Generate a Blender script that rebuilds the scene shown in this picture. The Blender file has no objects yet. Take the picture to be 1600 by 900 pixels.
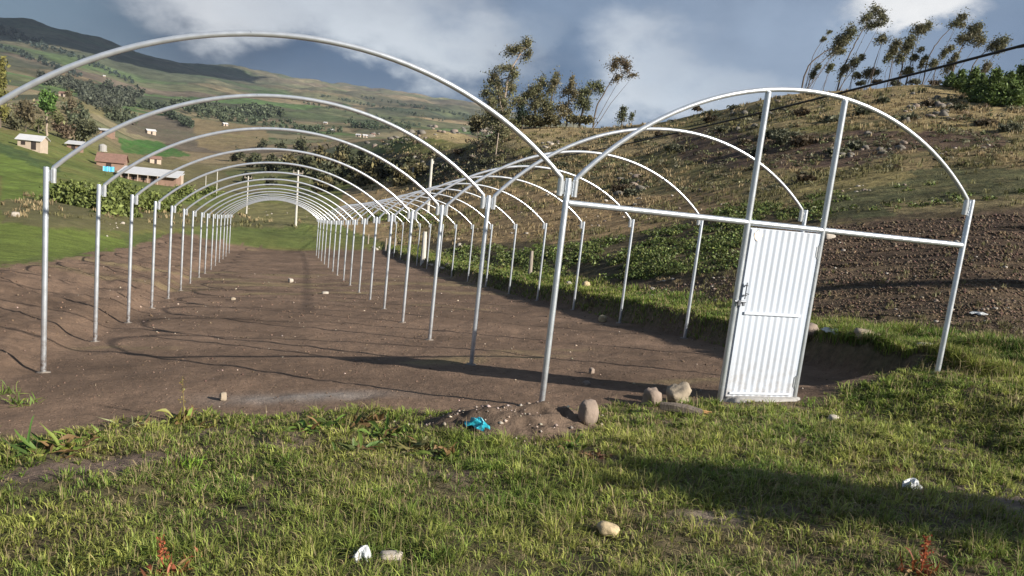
import bpy, math, random
import numpy as np
from math import sin, cos, pi, radians

# ------------------------------------------------------------------ camera
SC = bpy.context.scene
F_PX, YAW, PITCH, ROLL = 1246.8, 0.29889, -0.16299, 0.11094     # solved from the posts of the hoop rows
CAM = np.array([-2.5557, -6.9241, 2.3425])
_F = np.array([sin(YAW)*cos(PITCH), cos(YAW)*cos(PITCH), sin(PITCH)])
_R0 = np.array([cos(YAW), -sin(YAW), 0.0])
_U0 = np.cross(_R0, _F)
_R = cos(ROLL)*_R0 + sin(ROLL)*_U0
_U = -sin(ROLL)*_R0 + cos(ROLL)*_U0
cam_d = bpy.data.cameras.new('camera')
cam_d.sensor_width = 36.0
cam_d.lens = 36.0*F_PX/1600.0
cam_d.clip_start = 0.05
cam_d.clip_end = 20000
cam = bpy.data.objects.new('camera', cam_d)
SC.collection.objects.link(cam)
from mathutils import Matrix, Vector
M = Matrix(((_R[0], _U[0], -_F[0], CAM[0]), (_R[1], _U[1], -_F[1], CAM[1]),
            (_R[2], _U[2], -_F[2], CAM[2]), (0, 0, 0, 1)))
cam.matrix_world = M
SC.camera = cam

# ------------------------------------------------------------------ light
SUN_AZ, SUN_EL = radians(135.0), radians(25.8)     # azimuth from +Y towards +X
sun_d = bpy.data.lights.new('sun', 'SUN')
sun_d.energy = 5.0
sun_d.angle = radians(0.55)
sun_d.color = (1.0, 0.93, 0.82)
sun = bpy.data.objects.new('sun', sun_d)
SC.collection.objects.link(sun)
sdir = Vector((sin(SUN_AZ)*cos(SUN_EL), cos(SUN_AZ)*cos(SUN_EL), sin(SUN_EL)))
sun.rotation_euler = sdir.to_track_quat('Z', 'Y').to_euler()
sun.location = (20, -20, 30)
SC.view_settings.view_transform = 'Standard'
SC.view_settings.look = 'None'
SC.view_settings.gamma = 1.0
SC.view_settings.use_curve_mapping = False
SC.view_settings.exposure = 0.90
SC.cycles.volume_bounces = 0
SC.cycles.max_bounces = 6
SC.cycles.transparent_max_bounces = 8

def ray(px, py):
    v = _F + _R*(px-800)/F_PX - _U*(py-450)/F_PX
    return v

def srgb(r, g, b):
    def f(c):
        c /= 255.0
        return c/12.92 if c <= 0.04045 else ((c+0.055)/1.055)**2.4
    return (f(r), f(g), f(b))

# ------------------------------------------------------------------ sky
W = bpy.data.worlds.new('World')
SC.world = W
W.use_nodes = True
W.cycles.sampling_method = 'MANUAL'
W.cycles.sample_map_resolution = 512
nt = W.node_tree
for n in list(nt.nodes): nt.nodes.remove(n)
def N(tree, typ, **kw):
    n = tree.nodes.new(typ)
    for k, v in kw.items(): setattr(n, k, v)
    return n
out = N(nt, 'ShaderNodeOutputWorld')
bg_sky = N(nt, 'ShaderNodeBackground'); bg_cl = N(nt, 'ShaderNodeBackground'); mixs = N(nt, 'ShaderNodeMixShader')
sky = N(nt, 'ShaderNodeTexSky', sky_type='NISHITA')
sky.sun_disc = False
sky.sun_elevation = SUN_EL
sky.sun_rotation = SUN_AZ
sky.altitude = 2600
nt.links.new(sky.outputs[0], bg_sky.inputs[0]); bg_sky.inputs[1].default_value = 0.07
tc = N(nt, 'ShaderNodeTexCoord')
# warped direction: clouds get ragged outlines
mp = N(nt, 'ShaderNodeMapping'); mp.inputs['Scale'].default_value = (1, 1, 1.7)
nt.links.new(tc.outputs['Generated'], mp.inputs[0])
nz = N(nt, 'ShaderNodeTexNoise'); nz.inputs['Scale'].default_value = 5.0; nz.inputs['Detail'].default_value = 9; nz.inputs['Roughness'].default_value = 0.56
nt.links.new(mp.outputs[0], nz.inputs['Vector'])
sub = N(nt, 'ShaderNodeVectorMath', operation='SUBTRACT'); sub.inputs[1].default_value = (0.5, 0.5, 0.5)
nt.links.new(nz.outputs['Color'], sub.inputs[0])
scl = N(nt, 'ShaderNodeVectorMath', operation='SCALE'); scl.inputs['Scale'].default_value = 0.22
nt.links.new(sub.outputs[0], scl.inputs[0])
wadd = N(nt, 'ShaderNodeVectorMath', operation='ADD')
nt.links.new(tc.outputs['Generated'], wadd.inputs[0]); nt.links.new(scl.outputs[0], wadd.inputs[1])
def mix_col(a, b, fac):
    m = N(nt, 'ShaderNodeMix', data_type='RGBA')
    for s, v in ((m.inputs[6], a), (m.inputs[7], b), (m.inputs[0], fac)):
        if hasattr(v, 'is_linked') or hasattr(v, 'links'): nt.links.new(v, s)
        elif isinstance(v, tuple): s.default_value = (*v, 1)
        else: s.default_value = v
    return m.outputs[2]
# overall cloud deck: slate grey with soft lighter billows
nb = N(nt, 'ShaderNodeTexNoise'); nb.inputs['Scale'].default_value = 2.6; nb.inputs['Detail'].default_value = 8; nb.inputs['Roughness'].default_value = 0.56
nt.links.new(mp.outputs[0], nb.inputs['Vector'])
rb = N(nt, 'ShaderNodeValToRGB')
rb.color_ramp.elements[0].position = 0.36; rb.color_ramp.elements[0].color = (*srgb(100, 122, 152), 1)
rb.color_ramp.elements[1].position = 0.66; rb.color_ramp.elements[1].color = (*srgb(160, 174, 194), 1)
e = rb.color_ramp.elements.new(0.5); e.color = (*srgb(126, 146, 172), 1)
nt.links.new(nb.outputs['Fac'], rb.inputs[0])
col = rb.outputs[0]
SKY_BLOBS = [   # pixel centre, radius, vertical squash, colour, strength, softness
    ((400, 185), .66, 2.4, srgb(48, 67, 98), 1.0, .62),     # storm-dark rain band over the mountain
    ((700, 190), .30, 2.0, srgb(66, 92, 128), .95, .4),
    ((-30, 10), .22, 2.2, srgb(126, 148, 166), .8, .2),
    ((1020, 175), .28, 2.2, srgb(92, 122, 160), .85, .3),
    ((470, -70), .40, 3.4, srgb(178, 187, 199), 1.0, .5),
    ((330, -12), .21, 3.2, srgb(232, 233, 236), .95, .25),
    ((580, 18), .20, 3.2, srgb(216, 222, 230), .95, .4),
    ((690, 66), .14, 2.8, srgb(226, 232, 239), .9, .35),
    ((815, 66), .06, 2.0, srgb(205, 216, 228), .7, .2),
    ((800, 10), .16, 2.0, srgb(112, 134, 164), .85, .25),
    ((960, 40), .20, 1.8, srgb(146, 166, 192), .8, .15),
    ((1045, 104), .13, 2.0, srgb(232, 238, 245), .95, .3),
    ((1180, 40), .20, 1.6, srgb(162, 179, 202), .8, .15),
    ((1150, 132), .11, 2.8, srgb(214, 223, 234), .85, .25),
    ((1330, 60), .22, 1.4, srgb(164, 182, 206), .75, .15),
    ((1560, 80), .13, 1.6, srgb(128, 148, 176), .85, .25),
    ((1450, -20), .09, 3.2, srgb(255, 255, 255), 1.0, .55),
]
for (bp, rad, sq, c, st, soft) in SKY_BLOBS:
    d = ray(*bp); d = d/np.linalg.norm(d)
    s1 = N(nt, 'ShaderNodeVectorMath', operation='SUBTRACT'); s1.inputs[1].default_value = tuple(d)
    nt.links.new(wadd.outputs[0], s1.inputs[0])
    m1 = N(nt, 'ShaderNodeVectorMath', operation='MULTIPLY'); m1.inputs[1].default_value = (1, 1, sq)
    nt.links.new(s1.outputs[0], m1.inputs[0])
    l1 = N(nt, 'ShaderNodeVectorMath', operation='LENGTH'); nt.links.new(m1.outputs[0], l1.inputs[0])
    mr = N(nt, 'ShaderNodeMapRange', interpolation_type='SMOOTHSTEP')
    mr.inputs['From Min'].default_value = rad; mr.inputs['From Max'].default_value = rad*soft
    mr.inputs['To Min'].default_value = 0; mr.inputs['To Max'].default_value = st
    nt.links.new(l1.outputs['Value'], mr.inputs['Value'])
    col = mix_col(col, c, mr.outputs[0])
nm_ = N(nt, 'ShaderNodeTexNoise'); nm_.inputs['Scale'].default_value = 5.0; nm_.inputs['Detail'].default_value = 9; nm_.inputs['Roughness'].default_value = 0.6
nt.links.new(mp.outputs[0], nm_.inputs['Vector'])
rm_ = N(nt, 'ShaderNodeValToRGB'); rm_.color_ramp.elements[0].position = .3; rm_.color_ramp.elements[0].color = (.82, .835, .86, 1); rm_.color_ramp.elements[1].position = .7; rm_.color_ramp.elements[1].color = (1.15, 1.145, 1.135, 1)
nt.links.new(nm_.outputs['Fac'], rm_.inputs[0])
mm_ = N(nt, 'ShaderNodeMix', data_type='RGBA', blend_type='MULTIPLY'); mm_.inputs[0].default_value = 1.0
nt.links.new(col, mm_.inputs[6]); nt.links.new(rm_.outputs[0], mm_.inputs[7]); col = mm_.outputs[2]
nt.links.new(col, bg_cl.inputs[0]); bg_cl.inputs[1].default_value = 0.45
mixs.inputs[0].default_value = 0.93
nt.links.new(bg_sky.outputs[0], mixs.inputs[1]); nt.links.new(bg_cl.outputs[0], mixs.inputs[2])
nt.links.new(mixs.outputs[0], out.inputs[0])

# ------------------------------------------------------------------ numeric helpers
rng = np.random.default_rng(7)
random.seed(7)
_T = rng.random((256, 256))
def vn(x, y, s=0):
    x = np.asarray(x, float) + 37.1*s; y = np.asarray(y, float) + 91.7*s
    ix = np.floor(x).astype(int); iy = np.floor(y).astype(int)
    fx = x-ix; fy = y-iy
    fx = fx*fx*fx*(fx*(fx*6-15)+10); fy = fy*fy*fy*(fy*(fy*6-15)+10)
    a = _T[ix & 255, iy & 255]; b = _T[(ix+1) & 255, iy & 255]
    c = _T[ix & 255, (iy+1) & 255]; d = _T[(ix+1) & 255, (iy+1) & 255]
    return (a*(1-fx)+b*fx)*(1-fy)+(c*(1-fx)+d*fx)*fy
def fbm(x, y, o=4, s=0, g=0.5):
    r = 0; a = 1; t = 0
    for i in range(o):
        r = r + a*(vn(x*2**i, y*2**i, s+i)-0.5); t += a; a *= g
    return r/t*2
def ss(a, b, x):
    t = np.clip((x-a)/(b-a), 0, 1)
    return t*t*(3-2*t)
def lerp(a, b, t): return a+(b-a)*t
def project(x, y, z):
    dx, dy, dz = x-CAM[0], y-CAM[1], z-CAM[2]
    w = dx*_F[0]+dy*_F[1]+dz*_F[2]
    w = np.where(w > 0.05, w, 0.05)
    return 800+F_PX*(dx*_R[0]+dy*_R[1]+dz*_R[2])/w, 450-F_PX*(dx*_U[0]+dy*_U[1]+dz*_U[2])/w
def at_depth(px, py, depth): return CAM + ray(px, py)*depth

# ------------------------------------------------------------------ terrain height
# (distance, picture row) of the ground along rays towards a few picture columns
COLS = {
    0:    [(21, 405), (30, 378), (50, 330), (80, 290), (120, 258), (150, 232), (200, 205), (270, 185), (350, 166), (420, 160), (520, 158), (700, 146), (900, 126), (1400, 104), (2000, 76), (2800, 40), (3300, 27), (4500, 60), (6500, 120)],
    110:  [(24, 398), (35, 368), (60, 322), (100, 288), (150, 262), (200, 245), (260, 222), (330, 196), (420, 172), (520, 150), (560, 152), (700, 166), (900, 150), (1400, 122), (2000, 95), (2700, 62), (3300, 46), (4500, 80), (6500, 130)],
    220:  [(30, 392), (40, 368), (60, 338), (100, 308), (160, 288), (230, 272), (330, 248), (450, 226), (600, 205), (760, 188), (900, 176), (1200, 160), (1600, 146), (2200, 118), (2900, 90), (3400, 82), (4500, 120), (6500, 150)],
    330:  [(50, 374), (70, 350), (100, 330), (150, 308), (220, 288), (330, 262), (450, 236), (600, 212), (800, 194), (1000, 182), (1400, 165), (1900, 142), (2500, 126), (3000, 118), (3600, 108), (4200, 97), (5000, 120), (6500, 150)],
    440:  [(56, 378), (80, 352), (120, 328), (180, 302), (250, 280), (350, 255), (480, 235), (650, 215), (850, 200), (1200, 182), (1700, 165), (2400, 148), (3200, 132), (4000, 119), (4300, 117), (5200, 140), (6500, 160)],
    560:  [(48, 402), (60, 382), (85, 350), (115, 322), (150, 302), (180, 296), (220, 285), (270, 256), (330, 232), (420, 216), (480, 214), (600, 222), (900, 205), (1500, 186), (2200, 168), (3000, 152), (4000, 140), (4500, 137), (5500, 150), (6500, 165)],
    660:  [(38, 412), (50, 388), (70, 356), (95, 328), (120, 302), (150, 275), (180, 250), (215, 225), (250, 204), (275, 196), (300, 199), (380, 220), (700, 222), (1500, 196), (2500, 172), (3500, 155), (4500, 148), (5500, 160), (6500, 170)],
    800:  [(20, 462), (28, 428), (38, 398), (52, 362), (72, 318), (95, 275), (120, 230), (145, 196), (155, 192), (170, 197), (220, 225), (500, 240), (1500, 215), (3000, 188), (4500, 175), (6500, 190)],
    1000: [(15, 490), (22, 430), (30, 392), (42, 348), (60, 302), (85, 252), (112, 208), (126, 194), (138, 197), (180, 225), (500, 260), (1500, 240), (3000, 220), (6500, 220)],
    1200: [(13, 500), (18, 442), (25, 384), (35, 328), (50, 276), (72, 218), (95, 172), (108, 152), (116, 150), (130, 160), (180, 200), (500, 280), (3000, 250), (6500, 250)],
    1400: [(11.5, 538), (16, 462), (22, 398), (30, 332), (45, 262), (68, 194), (92, 146), (104, 130), (112, 129), (126, 142), (180, 190), (500, 290), (3000, 270), (6500, 270)],
    1600: [(11.5, 540), (16, 452), (22, 386), (30, 322), (45, 256), (68, 196), (94, 156), (108, 142), (118, 140), (135, 155), (180, 190), (500, 300), (3000, 290), (6500, 290)],
}
NA, NL = 361, 260
_la = np.log(np.linspace(np.log(8), np.log(7000), NL)*0+1)      # placeholder, set below
_lg = np.linspace(np.log(8.0), np.log(7000.0), NL)
def _build_table():
    azs, prof = [], []
    for px in sorted(COLS):
        v0 = ray(px, 230.0); az = math.atan2(v0[0], v0[1])
        ds, es = [], []
        for (d, py) in COLS[px]:
            qx = px
            for _ in range(6):                       # the picture column of this azimuth at that row
                v = ray(qx, py); qx += (az-math.atan2(v[0], v[1]))*F_PX
            v = ray(qx, py)
            ds.append(math.log(d)); es.append(v[2]/math.hypot(v[0], v[1]))
        # nearer than the first point the ground keeps its height
        z0 = CAM[2]+math.exp(ds[0])*es[0]
        dn = math.log(8.0)
        azs.append(az); prof.append(np.interp(_lg, [dn]+ds, [(z0-CAM[2])/8.0]+es))
    def flat(z0, k): 
        D = np.exp(_lg); return (z0+k*D-CAM[2])/D
    azs = [-pi, YAW-radians(95), YAW-radians(55)] + azs + [YAW+radians(55), YAW+radians(85), YAW+radians(125), pi]
    r = prof[-1]
    prof = [flat(1.2, .03), flat(-.8, -.01), prof[0]-0.01] + prof + [r, r*0.6, flat(1.0, .04), flat(1.2, .03)]
    grid = np.linspace(-pi, pi, NA*4+1)
    A = np.array(azs); P = np.array(prof)
    T = np.array([np.interp(grid, A, P[:, j]) for j in range(NL)]).T
    k = np.exp(-0.5*(np.arange(-10, 11)/4.5)**2); k /= k.sum()
    Tp = np.pad(T, ((10, 10), (0, 0)), mode='wrap')
    T2 = sum(k[i]*Tp[i:i+len(T)] for i in range(21))
    k = np.exp(-0.5*(np.arange(-4, 5)/1.3)**2); k /= k.sum()
    Tp = np.pad(T2, ((0, 0), (4, 4)), mode='edge')
    return sum(k[i]*Tp[:, i:i+NL] for i in range(9))
_TAB = _build_table()
def polar_z(az, D):
    a = (az+pi)/(2*pi)*(NA*4); l = (np.log(np.clip(D, 8, 6999))-_lg[0])/(_lg[1]-_lg[0])
    i = np.clip(np.floor(a).astype(int), 0, NA*4-1); j = np.clip(np.floor(l).astype(int), 0, NL-2)
    fa = a-i; fl = l-j
    e = (_TAB[i, j]*(1-fa)+_TAB[i+1, j]*fa)*(1-fl)+(_TAB[i, j+1]*(1-fa)+_TAB[i+1, j+1]*fa)*fl
    return CAM[2]+np.maximum(D, 8)*e
FRONT_X = [-12, -6.2, -5.0, -4.39, -3.39, -2.05, -1.23, .0, .56, 1.96, 2.95, 3.9, 4.7, 5.4, 12]
FRONT_Y = [-1.2, -.9, -.7, -.55, .15, .2, -.1, -.45, -.1, -.12, -.08, .15, .35, .9, 2.5]
def front_y(x): return np.interp(x, FRONT_X, FRONT_Y)
def plane_z(x, y):
    yc = np.clip(y, -8.5, 60)
    return np.where(yc > 0, -0.136*yc+0.00051*yc*yc, -0.136*yc) + 0.048*np.clip(x, -9, 9)
FURROWS = []
def H(x, y, detail=True):
    x = np.asarray(x, float); y = np.asarray(y, float)
    dx, dy = x-CAM[0], y-CAM[1]
    D = np.hypot(dx, dy); az = np.arctan2(dx, dy)
    pl = plane_z(x, y)
    wob = 0.22*fbm(x*0.35, y*0.35, 3, 11)
    sr = x-4.74-wob*0.6-0.25*ss(1.5, -2, y)
    sl = -5.02-x+wob
    inb = ss(-.6, .5, y)                                  # banks fade out in front of the frame
    near = pl + inb*(0.42*ss(0, .24, sr)) + inb*(0.24*ss(-.05, .8, sl)+0.46*ss(.4, 3.8, sl))
    near = near - .10*np.exp(-((x-3.9)/.8)**2-((y-1.35)/.55)**2)
    near = near + 0.26*ss(2.85, 4.3, x)*ss(.62+.15*wob, .22, y-.35*ss(4.2, 5.2, x))*ss(-5, -1.0, y)*(1-inb*ss(0, .24, sr)*.9)
    zp = polar_z(az, D)
    wr = ss(.5, 4.0, sr)*ss(9.0, 12.0, D)
    wl = ss(2.8, 8.0, sl)*ss(14, 21, D)
    we = ss(43, 53, y)
    wp = 1-(1-wr)*(1-wl)*(1-we)
    wp = np.where(y < -9, ss(9, 14, D), wp)
    h = lerp(near, zp, wp)
    if detail:
        g = ss(.25, -.35, y-front_y(x)) * (1-wp)
        h = h + g*(0.06*fbm(x*1.1, y*1.1, 4, 3)+0.035*fbm(x*3.2, y*3.2, 2, 5))
        h = h + (1-g)*(1-wp)*(0.035*fbm(x*.7, y*.7, 3, 8)+0.022*fbm(x*3.1, y*3.1, 4, 9))
        h = h + inb*(1-wp)*ss(-.1, .5, sl)*ss(5, 3, sl)*(.10*fbm(x*1.1, y*.8, 4, 15)+.05*fbm(x*3.5, y*3.5, 3, 16))
        bank = inb*ss(-.1, .1, sr)*ss(.6, .3, sr)
        h = h + bank*0.10*fbm(x*2.2, y*2.2, 3, 14)
        if FURROWS:
            for poly in FURROWS:
                bx = (x > poly[:, 0].min()) & (x < poly[:, 0].max()) & (y > poly[:, 1].min()) & (y < poly[:, 1].max())
                if bx.any():
                    fm = inpoly(x, y, [tuple(q) for q in poly]) & bx
                    h = h + np.where(fm, .055*np.sin((x*.62+y*.78+.5*fbm(x*.3, y*.3, 2, 19))*2*pi/1.05)*(.7+.6*fbm(x*.9, y*.9, 2, 18)), 0)
        far = wp*np.clip(D, 10, 4000)
        h = h + np.minimum(far*0.0075, .55)*fbm(x*0.12, y*0.12, 5, 21)*ss(10, 22, D)
        h = h + np.minimum(far*0.008, 24)*fbm(x*0.006, y*0.006, 5, 31)*ss(150, 600, D)
    return h
def ground(px, py, far=6000.0, start=2.0):
    """first point where the ray through that picture point meets the ground"""
    v = ray(px, py); v = v/math.hypot(v[0], v[1])
    t = start*np.exp(np.linspace(0, math.log(far/start), 300))
    P = CAM[None]+t[:, None]*v[None]
    below = P[:, 2] < H(P[:, 0], P[:, 1])
    k = int(np.argmax(below))
    if not below[k]: return None
    a, b = t[max(k-1, 0)], t[k]
    for _ in range(11):
        m = (a+b)/2; q = CAM+m*v
        if q[2] < float(H(q[0], q[1])): b = m
        else: a = m
    q = CAM+b*v
    return np.array([q[0], q[1], float(H(q[0], q[1]))])
def gz(x, y): return float(H(x, y))

def inpoly(px, py, poly):
    r = np.zeros(np.shape(px), bool); n = len(poly); j = n-1
    for i in range(n):
        xi, yi = poly[i]; xj, yj = poly[j]
        c = ((yi > py) != (yj > py)) & (px < (xj-xi)*(py-yi)/((yj-yi) or 1e-9)+xi)
        r ^= c; j = i
    return r
# tilled ground: furrow rows in the plowed field, the dark slope above it and the crop
_fp = [[(1180, 375), (1330, 352), (1690, 320), (1690, 520), (1200, 490)], [(1240, 300), (1430, 266), (1690, 270), (1690, 312), (1300, 345), (1120, 350)], [(860, 385), (1060, 356), (1170, 345), (1170, 430), (900, 438)]]
_fw = [np.array([ground(*q)[:2] for q in pl_]) for pl_ in _fp]
FURROWS = _fw

# ------------------------------------------------------------------ materials
def new_mat(name):
    m = bpy.data.materials.new(name); m.use_nodes = True
    t = m.node_tree
    for n in list(t.nodes): t.nodes.remove(n)
    o = N(t, 'ShaderNodeOutputMaterial')
    return m, t, o
def noise(t, scale, detail=4, rough=.55, vec=None):
    n = N(t, 'ShaderNodeTexNoise'); n.inputs['Scale'].default_value = scale; n.inputs['Detail'].default_value = detail; n.inputs['Roughness'].default_value = rough
    if vec is not None: t.links.new(vec, n.inputs['Vector'])
    return n
def ramp(t, fac, stops):
    r = N(t, 'ShaderNodeValToRGB')
    while len(r.color_ramp.elements) < len(stops): r.color_ramp.elements.new(0.5)
    for el, (p, c) in zip(r.color_ramp.elements, stops):
        el.position = p; el.color = (*c, 1) if len(c) == 3 else c
    t.links.new(fac, r.inputs[0]); return r
def mul(t, a, b, fac=1.0):
    m = N(t, 'ShaderNodeMix', data_type='RGBA', blend_type='MULTIPLY'); m.inputs[0].default_value = fac
    t.links.new(a, m.inputs[6]); t.links.new(b, m.inputs[7]); return m.outputs[2]
def terrain_mat(name, scales, contrast, bump_scale, bump_dist, bump_str):
    m, t, o = new_mat(name)
    at = N(t, 'ShaderNodeAttribute', attribute_name='col')
    geo = N(t, 'ShaderNodeNewGeometry')
    c = at.outputs['Color']
    for s, k in zip(scales, contrast):
        n = noise(t, s, 5, .62, geo.outputs['Position'])
        r = ramp(t, n.outputs['Fac'], [(.28, (1-k, 1-k, 1-k)), (.72, (1+k, 1+k*.96, 1+k*.9))])
        c = mul(t, c, r.outputs[0])
    b = N(t, 'ShaderNodeBsdfPrincipled'); b.inputs['Roughness'].default_value = .95
    b.inputs['Specular IOR Level'].default_value = 0.15
    t.links.new(c, b.inputs['Base Color'])
    nb_ = noise(t, bump_scale, 7, .68, geo.outputs['Position'])
    bp = N(t, 'ShaderNodeBump'); bp.inputs['Strength'].default_value = bump_str; bp.inputs['Distance'].default_value = bump_dist
    t.links.new(nb_.outputs['Fac'], bp.inputs['Height']); t.links.new(bp.outputs[0], b.inputs['Normal'])
    t.links.new(b.outputs[0], o.inputs[0])
    return m
M_DIRT = terrain_mat('damp_soil', (0.9, 9.0, 60.0), (.22, .22, .25), 26, .035, .8)
M_GRASSG = terrain_mat('pasture_soil', (1.3, 12.0), (.3, .35), 22, .05, .9)
M_HILL = terrain_mat('dry_hillside', (.15, 1.2, 6.0), (.35, .5, .4), 3.2, .35, .9)
M_VALLEY = terrain_mat('valley_fields', (.02, .15, .6), (.18, .22, .25), .5, .8, .6)
M_MOUNT = terrain_mat('mountain_fields', (.003, .012, .05), (.25, .35, .35), .02, 8.0, .6)

def leaf_mat(name, trans=.3, rough=.6, vary=.25):
    m, t, o = new_mat(name)
    at = N(t, 'ShaderNodeAttribute', attribute_name='col')
    geo = N(t, 'ShaderNodeNewGeometry')
    n = noise(t, 3.0, 3, .5, geo.outputs['Position'])
    r = ramp(t, n.outputs['Fac'], [(.3, (1-vary,)*3), (.7, (1+vary,)*3)])
    c = mul(t, at.outputs['Color'], r.outputs[0])
    b = N(t, 'ShaderNodeBsdfPrincipled'); b.inputs['Roughness'].default_value = rough; b.inputs['Specular IOR Level'].default_value = .25
    tr = N(t, 'ShaderNodeBsdfTranslucent'); mx = N(t, 'ShaderNodeMixShader'); mx.inputs[0].default_value = trans
    t.links.new(c, b.inputs['Base Color']); t.links.new(c, tr.inputs[0])
    t.links.new(b.outputs[0], mx.inputs[1]); t.links.new(tr.outputs[0], mx.inputs[2]); t.links.new(mx.outputs[0], o.inputs[0])
    return m
M_GRASS = leaf_mat('grass_blades', .35, .55)
M_LEAF = leaf_mat('tree_leaves', .25, .6)
M_WEED = leaf_mat('weed_leaves', .3, .5)

def plain(name, c, rough=.7, metal=0.0, n_scale=12, n_amt=.15, bump=0.0, bscale=40, spec=.5, stretch=None):
    m, t, o = new_mat(name)
    tcn = N(t, 'ShaderNodeTexCoord'); v = tcn.outputs['Object']
    if stretch:
        mpn = N(t, 'ShaderNodeMapping'); mpn.inputs['Scale'].default_value = stretch; t.links.new(v, mpn.inputs[0]); v = mpn.outputs[0]
    n = noise(t, n_scale, 5, .6, v)
    r = ramp(t, n.outputs['Fac'], [(.25, tuple(x*(1-n_amt) for x in c)), (.75, tuple(min(1, x*(1+n_amt)) for x in c))])
    b = N(t, 'ShaderNodeBsdfPrincipled'); b.inputs['Roughness'].default_value = rough; b.inputs['Metallic'].default_value = metal
    b.inputs['Specular IOR Level'].default_value = spec
    t.links.new(r.outputs[0], b.inputs['Base Color'])
    rr = N(t, 'ShaderNodeMapRange'); rr.inputs['To Min'].default_value = max(0, rough-.1); rr.inputs['To Max'].default_value = min(1, rough+.1)
    t.links.new(n.outputs['Fac'], rr.inputs['Value']); t.links.new(rr.outputs[0], b.inputs['Roughness'])
    if bump:
        n2 = noise(t, bscale, 5, .65, v)
        bp = N(t, 'ShaderNodeBump'); bp.inputs['Strength'].default_value = bump; bp.inputs['Distance'].default_value = .02
        t.links.new(n2.outputs['Fac'], bp.inputs['Height']); t.links.new(bp.outputs[0], b.inputs['Normal'])
    t.links.new(b.outputs[0], o.inputs[0])
    return m
M_PIPE = plain('silver_painted_steel', (.60, .64, .69), .34, .68, 9, .08, .08, 60)
M_ARCH = plain('galvanised_pipe', (.64, .67, .71), .32, .68, 14, .08, .05, 60)
M_WELD = plain('weld_bracket_steel', (.30, .32, .34), .5, .5, 30, .2)
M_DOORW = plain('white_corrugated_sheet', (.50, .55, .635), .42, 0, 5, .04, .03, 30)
M_DOORF = plain('white_door_frame_paint', (.57, .61, .68), .4, .1, 8, .04)
M_STEEL = plain('dark_latch_steel', (.16, .17, .19), .5, .7, 30, .25)
M_STICK = plain('peach_paper_sticker', (.86, .74, .62), .8, 0, 60, .15)
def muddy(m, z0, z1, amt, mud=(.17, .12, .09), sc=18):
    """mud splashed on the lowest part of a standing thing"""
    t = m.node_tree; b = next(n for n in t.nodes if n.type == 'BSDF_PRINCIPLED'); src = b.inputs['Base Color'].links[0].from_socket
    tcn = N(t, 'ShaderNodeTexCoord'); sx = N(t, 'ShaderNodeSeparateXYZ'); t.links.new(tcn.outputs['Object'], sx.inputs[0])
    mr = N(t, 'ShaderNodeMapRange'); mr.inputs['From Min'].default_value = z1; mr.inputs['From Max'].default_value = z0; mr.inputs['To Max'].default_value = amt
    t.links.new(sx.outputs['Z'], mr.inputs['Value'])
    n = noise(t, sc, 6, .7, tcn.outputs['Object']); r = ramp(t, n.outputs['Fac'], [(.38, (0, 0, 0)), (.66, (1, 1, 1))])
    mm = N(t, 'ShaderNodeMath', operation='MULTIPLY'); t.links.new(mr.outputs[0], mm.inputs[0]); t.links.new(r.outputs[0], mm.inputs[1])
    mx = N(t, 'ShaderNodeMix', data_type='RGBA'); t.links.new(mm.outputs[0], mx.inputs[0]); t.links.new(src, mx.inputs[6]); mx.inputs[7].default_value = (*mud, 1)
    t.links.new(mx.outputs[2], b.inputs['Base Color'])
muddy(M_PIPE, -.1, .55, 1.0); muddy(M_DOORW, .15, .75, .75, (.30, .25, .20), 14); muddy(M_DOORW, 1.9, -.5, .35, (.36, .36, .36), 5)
M_CONC = plain('grey_concrete', (.30, .29, .28), .95, 0, 14, .25, .5, 40)
M_BARK = plain('pale_eucalyptus_bark', (.30, .24, .19), .9, 0, 2.5, .3, .3, 8, stretch=(3, 3, .5))
M_BARKD = plain('dark_bark', (.11, .085, .065), .95, 0, 3, .3, .4, 8, stretch=(3, 3, .5))
M_CABLE = plain('black_cable_sheath', (.012, .012, .014), .6, 0, 20, .2)
M_POLE = plain('weathered_concrete_pole', (.46, .44, .40), .9, 0, 3, .15, .2, 30)
M_POST = plain('grey_weathered_wood_post', (.28, .24, .20), .95, 0, 6, .3, .5, 25, stretch=(4, 4, .6))
M_WALLC = plain('cream_adobe_wall', (.42, .34, .27), .95, 0, 1.2, .15, .2, 8)
M_WALLB = plain('brown_adobe_wall', (.25, .16, .12), .95, 0, 1.2, .2, .2, 8)
M_ROOFW = plain('pale_metal_roof', (.55, .55, .56), .5, .1, .8, .1)
M_ROOFR = plain('brown_tile_roof', (.19, .11, .085), .9, 0, 2, .25, .4, 6)
M_DARK = plain('dark_opening_wood', (.03, .022, .02), .9, 0, 3, .3)
M_BLUE = plain('bright_blue_tarp', (.10, .45, .72), .6, 0, 4, .2)
M_ROCKP = plain('pinkish_brown_boulder', (.225, .175, .142), .92, 0, 9, .22, .5, 30)
M_ROCKT = plain('tan_fieldstone', (.285, .235, .175), .92, 0, 9, .25, .5, 30)
M_ROCKW = plain('pale_limestone', (.36, .32, .275), .92, 0, 12, .2, .4, 30)
M_ROCKG = plain('grey_lichen_rock', (.15, .135, .115), .95, 0, 1.8, .35, .7, 6)
M_ROCKY = plain('yellow_sandstone', (.42, .33, .20), .92, 0, 14, .25, .4, 30)
M_BAGW = plain('white_plastic_scrap', (.47, .49, .50), .4, 0, 12, .08, .3, 25)
M_BAGB = plain('turquoise_plastic_bag', (.03, .36, .46), .35, 0, 12, .2, .4, 25)
M_LOG = plain('broken_wood', (.15, .12, .095), .95, 0, 6, .35, .7, 20, stretch=(4, 4, .6))
M_LOGE = plain('splintered_orange_wood', (.48, .27, .11), .9, 0, 14, .3, .6, 40)
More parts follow.
